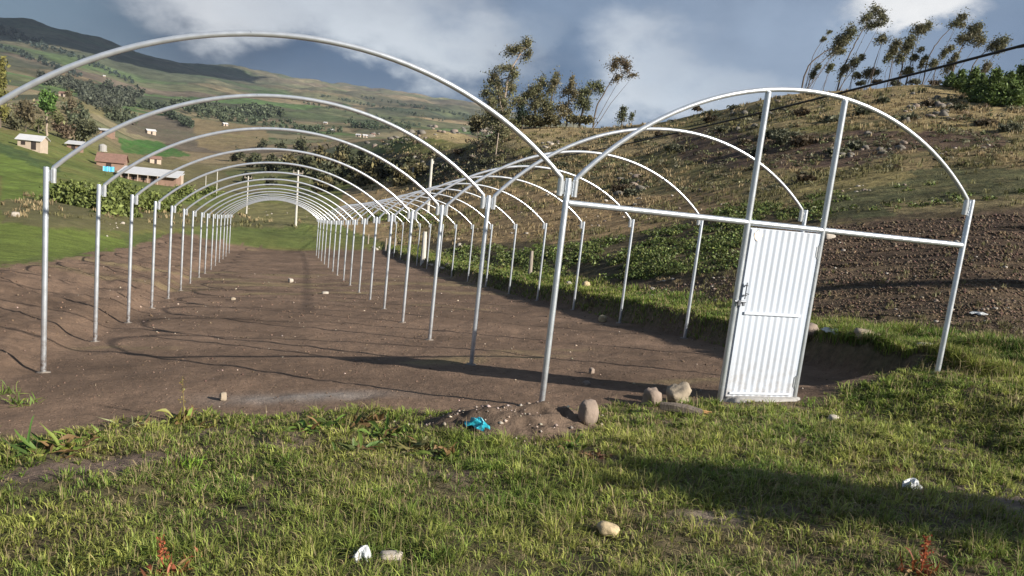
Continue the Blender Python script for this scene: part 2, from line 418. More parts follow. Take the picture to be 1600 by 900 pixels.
M_CLOD = plain('soil_clods', (.13, .09, .066), .98, 0, 12, .3, .6, 40)

# ------------------------------------------------------------------ mesh helpers
COLL = SC.collection
def make_mesh(name, V, Fc, mat, cols=None, smooth=False, normals=None):
    me = bpy.data.meshes.new(name)
    V = np.asarray(V, np.float32)
    if isinstance(Fc, np.ndarray):
        n, k = Fc.shape
        me.vertices.add(len(V)); me.vertices.foreach_set('co', V.ravel())
        me.loops.add(n*k); me.loops.foreach_set('vertex_index', Fc.astype(np.int32).ravel())
        me.polygons.add(n); me.polygons.foreach_set('loop_start', np.arange(0, n*k, k, dtype=np.int32))
        me.update(calc_edges=True)
    else:
        me.from_pydata([tuple(map(float, v)) for v in V], [], [tuple(int(i) for i in f) for f in Fc])
    if smooth: me.polygons.foreach_set('use_smooth', np.ones(len(me.polygons), bool))
    if cols is not None:
        at = me.attributes.new('col', 'FLOAT_COLOR', 'POINT')
        c = np.ones((len(V), 4), np.float32); c[:, :3] = cols
        at.data.foreach_set('color', c.ravel())
    me.validate()
    if normals is not None:
        me.normals_split_custom_set_from_vertices([tuple(map(float, n)) for n in normals])
    me.materials.append(mat)
    return me
def put(name, me, loc=(0, 0, 0), parent=None):
    o = bpy.data.objects.new(name, me)
    COLL.objects.link(o)
    o.location = tuple(map(float, loc))
    if parent is not None: o.parent = parent
    return o
def tag(o, label=None, cat=None, group=None, kind=None):
    if label: o['label'] = label
    if cat: o['category'] = cat
    if group: o['group'] = group
    if kind: o['kind'] = kind
    return o
class Thing:
    def __init__(s, name, loc, label, cat, group=None):
        s.loc = np.array(loc, float)
        s.root = put(name, None, loc); tag(s.root, label, cat, group)
    def part(s, name, V, Fc, mat, cols=None, smooth=False, parent=None):
        V = np.asarray(V, float)-s.loc
        if parent is not None: pass
        return put(name, make_mesh(name, V, Fc, mat, cols, smooth), (0, 0, 0), parent or s.root)
class MB:
    def __init__(s): s.V = []; s.F = []
    def add(s, V, Fc):
        b = len(s.V); s.V += [tuple(map(float, v)) for v in V]; s.F += [tuple(i+b for i in f) for f in Fc]; return s
    def box(s, c, size, rot=0.0, tilt=None):
        c = np.array(c, float); hx, hy, hz = np.array(size)/2
        P = []
        for sx, sy, sz in ((-1,-1,-1),(1,-1,-1),(1,1,-1),(-1,1,-1),(-1,-1,1),(1,-1,1),(1,1,1),(-1,1,1)):
            x, y, z = sx*hx, sy*hy, sz*hz
            P.append(c+np.array([x*cos(rot)-y*sin(rot), x*sin(rot)+y*cos(rot), z]))
        return s.add(P, [(0,3,2,1),(4,5,6,7),(0,1,5,4),(1,2,6,5),(2,3,7,6),(3,0,4,7)])
    def tube(s, pts, r, n=10, cap=True):
        pts = [np.array(p, float) for p in pts]
        rs = r if hasattr(r, '__len__') else [r]*len(pts)
        V = []; Fc = []; prev = None
        for i, p in enumerate(pts):
            t = pts[min(i+1, len(pts)-1)]-pts[max(i-1, 0)]; t = t/(np.linalg.norm(t)+1e-9)
            if prev is None:
                a = np.array([0, 0, 1.0]) if abs(t[2]) < .9 else np.array([1.0, 0, 0])
                u = np.cross(t, a)
            else: u = prev-t*(prev@t)
            u = u/(np.linalg.norm(u)+1e-9); prev = u; w = np.cross(t, u)
            for k in range(n):
                an = 2*pi*k/n; V.append(p+rs[i]*(cos(an)*u+sin(an)*w))
        for i in range(len(pts)-1):
            for k in range(n):
                a = i*n+k; b = i*n+(k+1) % n; Fc.append((a, b, b+n, a+n))
        if cap: Fc.append(tuple(range(n))[::-1]); Fc.append(tuple((len(pts)-1)*n+k for k in range(n)))
        return s.add(V, Fc)
    def mesh(s, name, mat, smooth=False, off=(0, 0, 0)):
        return make_mesh(name, np.array(s.V)-np.array(off), s.F, mat, None, smooth)
def smooth_by_angle(me, deg=40):
    me.polygons.foreach_set('use_smooth', np.ones(len(me.polygons), bool))
    me.set_sharp_from_angle(angle=radians(deg))
    return me

# ------------------------------------------------------------------ terrain sheet
DIRT = np.array([.155, .106, .076]); DRY = np.array([.27, .21, .11]); OLIVE = np.array([.125, .120, .042]); GREEN = np.array([.085, .135, .030])
PLOW = np.array([.095, .066, .048]); MEADOW = np.array([.185, .125, .066]); SHRUBBY = np.array([.085, .08, .042])
PATCH = [   # ground cover as it lies on the slopes (outlines read off the picture), colour
    ([(0, 232), (90, 262), (60, 285), (150, 300), (0, 312)], (.115, .165, .035)),
    ([(-200, 200), (0, 222), (95, 262), (85, 270), (0, 240), (-200, 230)], (.055, .085, .032)),
    ([(0, 312), (160, 300), (300, 320), (470, 350), (480, 362), (330, 352), (200, 362), (0, 350)], (.115, .105, .052)),
    ([(-200, 330), (0, 348), (120, 362), (210, 378), (190, 392), (0, 408), (-200, 420)], (.125, .165, .036)),
    ([(190, 368), (480, 352), (500, 388), (350, 385), (200, 386)], (.10, .125, .038)),
    ([(350, 318), (480, 318), (560, 345), (500, 352), (400, 345)], (.17, .155, .07)),
    ([(186, 214), (250, 222), (300, 243), (240, 246), (190, 238)], (.045, .125, .026)),
    ([(180, 180), (330, 190), (345, 215), (300, 232), (200, 206)], (.115, .095, .07)),
    ([(300, 182), (420, 196), (415, 222), (360, 242), (310, 228)], (.20, .155, .085)),
    ([(60, 140), (150, 150), (240, 172), (190, 188), (130, 175)], (.165, .145, .07)),
    ([(0, 160), (120, 170), (150, 215), (60, 205), (0, 200)], (.17, .14, .075)),
    ([(150, 235), (280, 248), (330, 262), (420, 300), (300, 300), (150, 262)], (.14, .12, .06)),
    ([(540, 296), (620, 285), (720, 290), (900, 300), (1000, 305), (1150, 300), (1165, 342), (1060, 352), (900, 376), (700, 388), (600, 380), (520, 345)], (.285, .20, .112)),
    ([(660, 196), (800, 186), (1000, 190), (1060, 205), (1040, 240), (900, 240), (740, 225), (640, 215)], (.33, .26, .145)),
    ([(560, 235), (650, 240), (760, 232), (860, 250), (820, 280), (640, 285), (560, 290)], (.085, .065, .045)),
    ([(660, 378), (900, 378), (1060, 352), (1170, 338), (1300, 316), (1600, 280), (1700, 330), (1300, 350), (1170, 362), (1170, 438), (900, 442), (690, 425)], (.085, .068, .042)),
    ([(900, 440), (1170, 430), (1180, 362), (1320, 350), (1700, 318), (1700, 545), (1170, 510), (1000, 480)], (.118, .084, .060)),
    ([(1175, 372), (1320, 352), (1700, 322), (1700, 405), (1450, 412), (1180, 430)], (.085, .060, .044)),
    ([(1250, 296), (1430, 262), (1600, 262), (1700, 290), (1600, 318), (1300, 345)], (.085, .092, .045)),
    ([(1050, 212), (1100, 200), (1190, 212), (1330, 205), (1560, 205), (1580, 228), (1420, 236), (1330, 262), (1180, 268), (1060, 250)], (.095, .062, .050)),
    ([(1230, 268), (1400, 258), (1440, 280), (1300, 300), (1240, 305)], (.24, .20, .09)),
    ([(1200, 130), (1600, 120), (1600, 200), (1380, 190), (1200, 200), (1100, 195)], (.28, .22, .115)),
    ([(1380, 318), (1600, 305), (1700, 310), (1600, 322), (1400, 335)], (.19, .155, .085)),
]
# patchwork of small far fields
def field_cells(x, y, size, seed):
    u = (x*.82+y*.57)/size; v = (-x*.57+y*.82)/(size*.55)
    u = u+.35*fbm(x/size*.4, y/size*.4, 3, seed); v = v+.35*fbm(x/size*.4, y/size*.4, 3, seed+5)
    iu = np.floor(u).astype(int); best = np.full(x.shape, 9e9); cid = np.zeros(x.shape, int); second = best.copy()
    iv = np.floor(v).astype(int)
    for a in (-1, 0, 1):
        for b in (-1, 0, 1):
            ja, jb = (iu+a), (iv+b)
            cx_ = ja+_T[ja & 255, jb & 255]; cy_ = jb+_T[(jb+seed) & 255, ja & 255]
            d = (u-cx_)**2+(v-cy_)**2
            m = d < best
            second = np.where(m, best, np.minimum(second, d)); cid = np.where(m, (ja*7+jb*131+seed) & 255, cid); best = np.where(m, d, best)
    return cid, np.sqrt(second)-np.sqrt(best)
PAL = np.array([(.07, .115, .042), (.09, .135, .05), (.17, .14, .085), (.21, .165, .10), (.07, .09, .045), (.13, .105, .078), (.125, .13, .07), (.09, .105, .055), (.19, .165, .10), (.075, .082, .05)])
def dirt_mask(x, y):
    w = .35*fbm(x*1.3, y*1.3, 4, 41)+.18*fbm(x*6, y*6, 2, 43)
    s = np.minimum(y-front_y(x)+w*.8, 47.5-y+w*3)
    s = np.minimum(s, 4.84-x+w*.2)
    s = np.minimum(s, x+8.7+w*1.5)
    # the spoil slope left of the posts starts a little further back
    s = np.where(x < -5.2, np.minimum(s, y-2.2+(x+5.2)*-.3+w), s)
    return s
_bp = [(ground(*q), k) for q, k in (((20, 745), .28), ((75, 735), .25), ((165, 728), .30), ((215, 715), .25), ((330, 678), .2), ((700, 738), .3), ((820, 706), .3), ((440, 690), .2), ((1320, 650), .3), ((1080, 660), .25), ((1500, 705), .25), ((1250, 690), .2))]
def BARE(x, y): return sum(.8*np.exp(-((x-g_[0])/k_)**2-((y-g_[1])/(k_*.75))**2) for g_, k_ in _bp)
def tcolor(x, y, z):
    D = np.hypot(x-CAM[0], y-CAM[1]); az = np.arctan2(x-CAM[0], y-CAM[1])-YAW
    px, py = project(x, y, z)
    n1 = fbm(x*.05, y*.05, 4, 51); n2 = fbm(x*.5, y*.5, 4, 52); n3 = fbm(x*2.2, y*2.2, 3, 53)
    c = np.zeros(x.shape+(3,))
    t = np.clip(.5+.9*n1+.5*n2, 0, 1)[..., None]
    hill = DRY*.92*(1-t)+OLIVE*1.2*t
    left = OLIVE*1.15*(1-t*.8)+GREEN*t*.8*np.array([1.15, 1.0, 1.2])
    rightness = ss(-.13, .0, az)[..., None]
    c = left*(1-rightness)+hill*rightness
    sh = ss(.12, .42, n2+.4*n1)[..., None]*rightness
    c = c*(1-.45*sh)+SHRUBBY*.45*sh
    # far fields
    cid, edge = field_cells(x, y, 120, 3)
    f1 = PAL[cid % 10]*(1-.45*ss(.10, .03, edge))[..., None]
    w = ss(220, 380, D)[..., None]
    c = c*(1-w)+f1*w
    cid, edge = field_cells(x, y, 330, 17)
    f2 = PAL[cid % 10]*(1-.5*ss(.07, .02, edge))[..., None]
    wood = ss(.10, .30, fbm(x/420, y/420, 4, 71))[..., None]
    f2 = f2*(1-.7*wood)+np.array([.032, .048, .03])*.7*wood
    w = ss(900, 1300, D)[..., None]
    c = c*(1-w)+f2*w
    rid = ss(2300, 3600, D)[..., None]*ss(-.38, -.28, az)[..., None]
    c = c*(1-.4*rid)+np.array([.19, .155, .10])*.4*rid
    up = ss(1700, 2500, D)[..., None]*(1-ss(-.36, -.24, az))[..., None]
    c = c*(1-.75*up)+np.array([.05, .062, .04])*.75*up  # cloud shade on the upper left mountain put into its colour
    # patches
    vis = (D > 9)
    wx = px+(4+6*ss(200, 20, D))*fbm(px/35, py/14, 3, 61); wy = py+4*fbm(px/30, py/16, 3, 62)
    for poly, pc in PATCH:
        m = inpoly(wx, wy, poly) & vis & (D < 900)
        f = np.clip(.86+.3*n3, 0.55, 1)[..., None]
        c = np.where(m[..., None], c*(1-f)+np.array(pc)*f*(1+.22*n2[..., None]), c)
    # foreground pasture and banks
    fg = (ss(16, 11, D)*ss(7.5, 5.8, x))[..., None]
    soil = np.array([.125, .092, .062])
    g = np.clip(.5+.8*n2+.5*n3, 0, 1)[..., None]
    pas = soil*(1-g*.55)+np.array([.10, .10, .042])*g*.55
    c = c*(1-fg)+pas*fg
    bankg = ((x > 4.6) & (x < 6.4) & (y > -1) & (y < 46))
    c = np.where(bankg[..., None], (soil*.9*(1-g)+np.array([.085, .095, .036])*g), c)
    s = dirt_mask(x, y)
    dm = ss(-.05, .10, s)[..., None]
    c = np.where((((x > 4.6) & (x < 5.3) & (y > .2) & (y < 46))[..., None]), np.array([.10, .078, .052])*(1+.4*n3[..., None])*(1-g*.4)+np.array([.07, .085, .03])*g*.4, c)  # cut bank soil darkened in colour to deepen the shade on its face
    dcol = DIRT*(1+.40*n2[..., None]+.22*n1[..., None]+.15*n3[..., None])
    # straw-coloured and grassy remnants half way down the plot
    st = ss(.15, .5, fbm(x*.45, y*1.1, 4, 81)+.5*np.exp(-((y-20)/6)**2)-.28)[..., None]
    dcol = dcol*(1-.7*st)+np.array([.235, .185, .10])*.7*st
    ash = np.exp(-((x+2.1)/.75)**2-((y-.95)/.22)**2)[..., None]*np.clip(.75+.6*n3, 0, 1)[..., None]
    dcol = dcol*(1-ash)+np.array([.36, .345, .33])*ash
    c = c*(1-dm)+dcol*dm
    bare = (np.exp(-((x-2.1)/.75)**2-((y+3.35)/.42)**2)+.7*np.exp(-((x-.1)/.35)**2-((y+3.1)/.14)**2))[..., None]
    bare = np.clip(bare*1.4+.5*n3[..., None]*bare, 0, 1)
    c = c*(1-bare)+np.array([.235, .19, .155])*bare
    b2_ = np.clip(BARE(x, y)*1.2, 0, 1)[..., None]*(1-dm)
    c = c*(1-b2_)+np.array([.165, .122, .098])*(1+.3*n3[..., None])*b2_
    return np.clip(c, .01, 1)

def terrain():
    az = np.concatenate([np.linspace(YAW-radians(47), YAW+radians(47), 620),
                         np.linspace(YAW+radians(47), YAW+2*pi-radians(47), 66)[1:-1]])
    az = np.mod(az+pi, 2*pi)-pi
    nr = 560
    r = 0.5*np.exp(np.linspace(0, math.log(6800/0.5), nr))
    A, Rr = np.meshgrid(az, r, indexing='ij')
    X = CAM[0]+Rr*np.sin(A); Y = CAM[1]+Rr*np.cos(A)
    Z = H(X, Y)
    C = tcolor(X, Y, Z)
    na = len(az)
    idx = np.arange(na*nr).reshape(na, nr)
    nxt = np.roll(idx, -1, axis=0)
    quads = np.stack([idx[:, :-1], nxt[:, :-1], nxt[:, 1:], idx[:, 1:]], -1).reshape(-1, 4)
    V = np.stack([X, Y, Z], -1).reshape(-1, 3); Cc = C.reshape(-1, 3)
    # smooth normals of the whole sheet, so that the pieces join without a seam
    dA = np.roll(V.reshape(na, nr, 3), -1, 0)-np.roll(V.reshape(na, nr, 3), 1, 0)
    dR = np.gradient(V.reshape(na, nr, 3), axis=1)
    Nn = np.cross(dA, dR); Nn /= np.linalg.norm(Nn, axis=-1, keepdims=True)+1e-12
    Nn = np.where(Nn[..., 2:3] < 0, -Nn, Nn).reshape(-1, 3)
    cen = V[quads].mean(1)
    D = np.hypot(cen[:, 0]-CAM[0], cen[:, 1]-CAM[1]); aa = np.mod(np.arctan2(cen[:, 0]-CAM[0], cen[:, 1]-CAM[1])-YAW+pi, 2*pi)-pi
    reg = np.full(len(quads), 1)                           # pasture
    reg[(D > 9) & (aa > -.16) & ((cen[:, 0] > 5.6) | (cen[:, 1] > 47.5)) & (D < 330)] = 2
    reg[(D >= 60) & (reg == 1)] = 3
    reg[(D >= 330)] = 3
    reg[D >= 1000] = 4
    reg[dirt_mask(cen[:, 0], cen[:, 1]) > .02] = 0
    for k, (nm, mt) in enumerate((('soil_ground', M_DIRT), ('pasture_ground', M_GRASSG), ('hillside', M_HILL), ('valley', M_VALLEY), ('mountains', M_MOUNT))):
        q = quads[reg == k]
        u, inv = np.unique(q.ravel(), return_inverse=True)
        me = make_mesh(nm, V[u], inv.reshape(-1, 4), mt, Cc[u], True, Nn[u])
        tag(put(nm, me), kind='structure')
terrain()

# ------------------------------------------------------------------ greenhouse hoop rows
DROW, WL, WR = 2.7788, 4.9206, 4.6288
def row_z(y): return -0.136*y+0.00051*y*y
TOP = {'L': 2.055, 'C': 2.20, 'R': 2.42}
XP = {'L': -WL, 'C': 0.0, 'R': WR}
RISE = .97
PR, AR, SRAD, SOFF = .029, .0235, .027, .072
def arch_pts(a, b, za, zb):
    """sleeve, circular arc, sleeve between two posts at x=a and x=b"""
    a2, b2 = a+SOFF, b-SOFF
    h = (b2-a2)/2; R = (h*h+RISE*RISE)/(2*RISE); th = math.asin(h/R)
    pts = [(a2, 0, za-.15), (a2, 0, za-.035)]
    for i in range(41):
        t = -th+2*th*i/40
        x = (a2+b2)/2+R*sin(t); z = za+(zb-za)*(i/40)+R*cos(t)-(R-RISE)
        pts.append((x, 0, z))
    pts += [(b2, 0, zb-.035), (b2, 0, zb-.15)]
    return pts
def arch_z(a, b, za, zb, x):
    a2, b2 = a+SOFF, b-SOFF; h = (b2-a2)/2; R = (h*h+RISE*RISE)/(2*RISE)
    u = x-(a2+b2)/2
    return za+(zb-za)*((x-a2)/(b2-a2))+math.sqrt(R*R-u*u)-(R-RISE)
def post_mesh(k, low):
    m = MB().tube([(XP[k], 0, low), (XP[k], 0, TOP[k]-.01), (XP[k], 0, TOP[k])], [PR, PR, PR*.93], 14)
    return smooth_by_angle(m.mesh('post', M_PIPE))
post_me = {k: post_mesh(k, -.85 if k == 'L' else -.6) for k in 'LCR'}
arch_me = {'L': smooth_by_angle(MB().tube(arch_pts(XP['L'], XP['C'], TOP['L'], TOP['C']), AR, 12).mesh('arch', M_ARCH)),
           'R': smooth_by_angle(MB().tube(arch_pts(XP['C'], XP['R'], TOP['C'], TOP['R']), AR, 12).mesh('arch', M_ARCH))}
def sleeve_mesh(k, side):
    x = XP[k]+side*SOFF; z = TOP[k]
    m = MB().tube([(x, 0, z-.165), (x, 0, z-.012)], SRAD, 12)
    return smooth_by_angle(m.mesh('sleeve', M_ARCH))
def bracket_mesh(k, side):
    x = XP[k]+side*SOFF/2; z = TOP[k]
    m = MB().box((x, 0, z-.088), (SOFF-.02, .012, .12))
    return m.mesh('bracket', M_WELD)
sl_spec = [('L', 1), ('C', -1), ('C', 1), ('R', -1)]
sl_me = [sleeve_mesh(*s) for s in sl_spec]; br_me = [bracket_mesh(*s) for s in sl_spec]
ORD = ['front', 'second', 'third', 'fourth', 'fifth', 'sixth', 'seventh', 'eighth', 'ninth', 'tenth', 'eleventh', 'twelfth', 'thirteenth', 'fourteenth', 'fifteenth', 'sixteenth']
def footing_mesh():
    n = 12; V = []; Fc = []
    for rr, zz in ((.10, -.06), (.070, .004), (.0295, .014)):
        for i in range(n):
            w = 1+(.30*sin(i*2.3)+.15*sin(i*5.1) if rr > .05 else 0)
            V.append((rr*w*cos(2*pi*i/n), rr*w*sin(2*pi*i/n), zz))
    for j in range(2):
        for i in range(n):
            a = j*n+i; b = j*n+(i+1) % n; Fc.append((a, b, b+n, a+n))
    return make_mesh('footing', V, Fc, M_CONC, None, True)
M_CONC2 = plain('muddy_cement_spill', (.20, .17, .145), .95, 0, 20, .35, .6, 40)
foot_me = footing_mesh(); foot_me.materials[0] = M_CONC2
hoop_rows = []
for i in range(16):
    y = i*DROW; z = row_z(y)
    jx = 0 if i < 2 else random.uniform(-.015, .015)
    nm = 'hoop_frame'
    if i == 0: lab = 'front silver steel double hoop frame carrying the crossbar and white door'
    elif i == 15: lab = 'last and farthest double hoop frame at the far end of the row'
    else: lab = '%s silver double hoop frame counting back from the one with the door' % ORD[i]
    root = put(nm, None, (jx, y, z)); tag(root, lab, 'greenhouse frame', 'rows of the bare greenhouse tunnel')
    root.rotation_euler = (0, 0, 0 if i == 0 else radians(random.uniform(-.25, .25)))
    for k in 'LCR': put('post', post_me[k], (0, 0, 0), root)
    for k in 'LR': put('arch', arch_me[k], (0, 0, 0), root)
    for s in sl_me: put('sleeve', s, (0, 0, 0), root)
    for s in br_me: put('bracket', s, (0, 0, 0), root)
    for k in 'LCR':
        if i == 0 and k == 'C': continue
        put('footing', foot_me, (XP[k], 0, gz(XP[k]+jx, y)-z), root)
    hoop_rows.append(root)
front = hoop_rows[0]
# crossbar and jambs of the door bay (the front row stands at y = 0, z = 0)
JL, JR, BARZ = 1.93, 2.81, 1.945
m = MB().tube([(PR*.9, 0, 1.975), (WR-PR*.9, 0, 1.925)], .029, 12)
put('crossbar', smooth_by_angle(m.mesh('crossbar', M_PIPE)), (0, 0, 0), front)
for x in (JL, JR):
    zt = arch_z(0, WR, TOP['C'], TOP['R'], x)
    m = MB().tube([(x, 0, -.35), (x, 0, zt-.018)], .030, 14)
    put('jamb', smooth_by_angle(m.mesh('jamb', M_PIPE)), (0, 0, 0), front)
# door
dx0, dx1, dz0, dz1, dyy = JL+.036, JR-.036, .165, 1.905, -.004
m = MB()
fw, fd = .032, .026
m.box(((dx0+dx1)/2, dyy, dz1-fw/2), (dx1-dx0, fd, fw)).box(((dx0+dx1)/2, dyy, dz0+fw/2), (dx1-dx0, fd, fw))
m.box((dx0+fw/2, dyy, (dz0+dz1)/2), (fw, fd, dz1-dz0-2*fw)).box((dx1-fw/2, dyy, (dz0+dz1)/2), (fw, fd, dz1-dz0-2*fw))
door = put('door', m.mesh('door', M_DOORF), (0, 0, 0), front)
door['label'] = 'white door of corrugated sheet with a dark latch'
# corrugated sheet in front of the frame, flat along both sides
xs = np.linspace(dx0+.004, dx1-.004, 178); zs = np.linspace(dz0+.004, dz1-.004, 13)
flat = ss(dx0+.035, dx0+.075, xs)*ss(dx1-.012, dx1-.05, xs)
wav = np.sin((xs-dx0)/.0735*2*pi)
prof = .0046*flat*wav
V = []; 
for zz in zs:
    for xx, pp in zip(xs, prof):
        pinch = 1-.85*math.exp(-((zz-1.05)/.022)**2)-.5*math.exp(-((zz-dz0)/.05)**2)
        bulge = .004*sin(zz*3.1+xx*2)
        V.append((xx, dyy-fd/2-.013-pp*max(pinch, .1)+bulge*.3, zz))
nx = len(xs)
Fc = [(j*nx+i, j*nx+i+1, (j+1)*nx+i+1, (j+1)*nx+i) for j in range(len(zs)-1) for i in range(nx-1)]
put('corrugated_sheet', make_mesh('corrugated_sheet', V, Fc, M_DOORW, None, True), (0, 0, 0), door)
m = MB().box(((dx0+dx1)/2-.01, dyy-fd/2-.0265, 1.05), (dx1-dx0-.14, .005, .03)); put('middle_strip', m.mesh('middle_strip', M_DOORF), (0, 0, 0), door)
m = MB().box(((dx0+dx1)/2-.005, dyy-fd/2-.0265, dz0+.045), (dx1-dx0-.08, .005, .022)); put('bottom_strip', m.mesh('bottom_strip', M_DOORF), (0, 0, 0), door)
m = MB().tube([(dx0+.03, dyy-.052, 1.19), (dx0+.03, dyy-.052, 1.36)], .006, 8).box((dx0+.03, dyy-.045, 1.23), (.035, .014, .012)).box((dx0+.03, dyy-.045, 1.33), (.03, .014, .012))
m.tube([(dx0+.03, dyy-.052, 1.25), (dx0+.062, dyy-.066, 1.245)], .005, 6)
put('latch', m.mesh('latch', M_STEEL), (0, 0, 0), door)
m = MB().tube([(dx0-.075, dyy-.044, 1.165), (dx0+.045, dyy-.052, 1.165)], .011, 8).box((dx0-.03, dyy-.056, 1.15), (.03, .02, .045)).box((dx0+.02, dyy-.056, 1.14), (.022, .018, .035))
put('bolt', m.mesh('bolt', M_STEEL), (0, 0, 0), door)
for zz in (1.72, .34):
    m = MB().tube([(dx1+.004, dyy-.026, zz-.07), (dx1+.004, dyy-.026, zz+.07)], .010, 8).box((dx1-.012, dyy-.026, zz), (.02, .008, .11))
    put('hinge', m.mesh('hinge', M_WELD), (0, 0, 0), door)
# torn round paper sticker
n = 14; V = [(dx0+.085, dyy-.0305, 1.835)]+[(dx0+.085+.048*(1+.12*sin(5*a))*cos(a), dyy-.0305-.002*sin(3*a), 1.835+.052*(1+.1*cos(4*a))*sin(a)) for a in [2*pi*i/n for i in range(n)]]
V += [(v[0], v[1]+.0015, v[2]) for v in V]
Fc = [(0, 1+(i+1) % n, 1+i) for i in range(n)]+[(n+1, n+2+i, n+2+(i+1) % n) for i in range(n)]+[(1+i, 1+(i+1) % n, n+2+(i+1) % n, n+2+i) for i in range(n)]
put('sticker', make_mesh('sticker', V, Fc, M_STICK), (0, 0, 0), door)
# concrete threshold under the door
V = []; Fc = []
n = 26
for rr, zz in ((1.0, -.06), (.94, .045), (.80, .058)):
    for i in range(n):
        a = 2*pi*i/n; w = 1+.07*sin(3*a+1)+.05*sin(7*a)
        V.append((.46*rr*w*cos(a), .13*rr*w*sin(a), zz))
for j in range(2):
    for i in range(n):
        a = j*n+i; b = j*n+(i+1) % n; Fc.append((a, b, b+n, a+n))
Fc.append(tuple(2*n+i for i in range(n)))
th = put('concrete_slab', make_mesh('concrete_slab', V, Fc, M_CONC, None, True), (2.42, -.02, gz(2.42, -.02)-.01))
tag(th, 'low rough grey concrete threshold on the ground under the white door', 'threshold')

# ------------------------------------------------------------------ foliage helpers
def cards(centers, size, cols, up_bias=0.0, aspect=1.7, r=None):
    """one leaf-shaped quad (diamond) for every centre"""
    r = r or rng
    n = len(centers); size = np.broadcast_to(size, (n,))
    d1 = r.normal(size=(n, 3)); d1[:, 2] += up_bias; d1 /= np.linalg.norm(d1, axis=1, keepdims=True)
    d2 = np.cross(d1, r.normal(size=(n, 3))); d2 /= np.linalg.norm(d2, axis=1, keepdims=True)+1e-9
    a = d1*size[:, None]*aspect/2; b = d2*size[:, None]/2
    nn = np.cross(d1, d2)*size[:, None]*.12
    V = np.stack([centers-a, centers+b*.9-a*.1+nn, centers+a, centers-b*.9-a*.1+nn], 1).reshape(-1, 3)
    Fq = np.arange(n*4).reshape(n, 4)
    return V, Fq, np.repeat(cols, 4, axis=0)
def vary(base, n, amt=.3, hue=.12, r=None):
    r = r or rng
    k = 1+amt*r.normal(size=(n, 1)); h = 1+hue*r.normal(size=(n, 3))
    return np.clip(np.array(base)*np.clip(k, .35, 1.9)*h, .004, .9)
def crown_points(c, rad, n, clumps, r):
    """points gathered in clumps through an ellipsoid, leaving gaps between the clumps"""
    u = r.normal(size=(clumps, 3)); u /= np.linalg.norm(u, axis=1, keepdims=True)
    u *= (r.random((clumps, 1))**.45)*.82
    k = r.integers(0, clumps, n)
    p = u[k]+r.normal(size=(n, 3))*(.50/clumps**.25)*np.where(r.random((n, 1)) < .22, 2.0, 1.0)
    return np.array(c)+p*np.array(rad), k
EUC = (.165, .175, .085); EUCB = (.19, .165, .095); PINE = (.085, .13, .035); BUSH = (.19, .225, .065); DKB = (.08, .09, .045); GREYB = (.15, .155, .10)
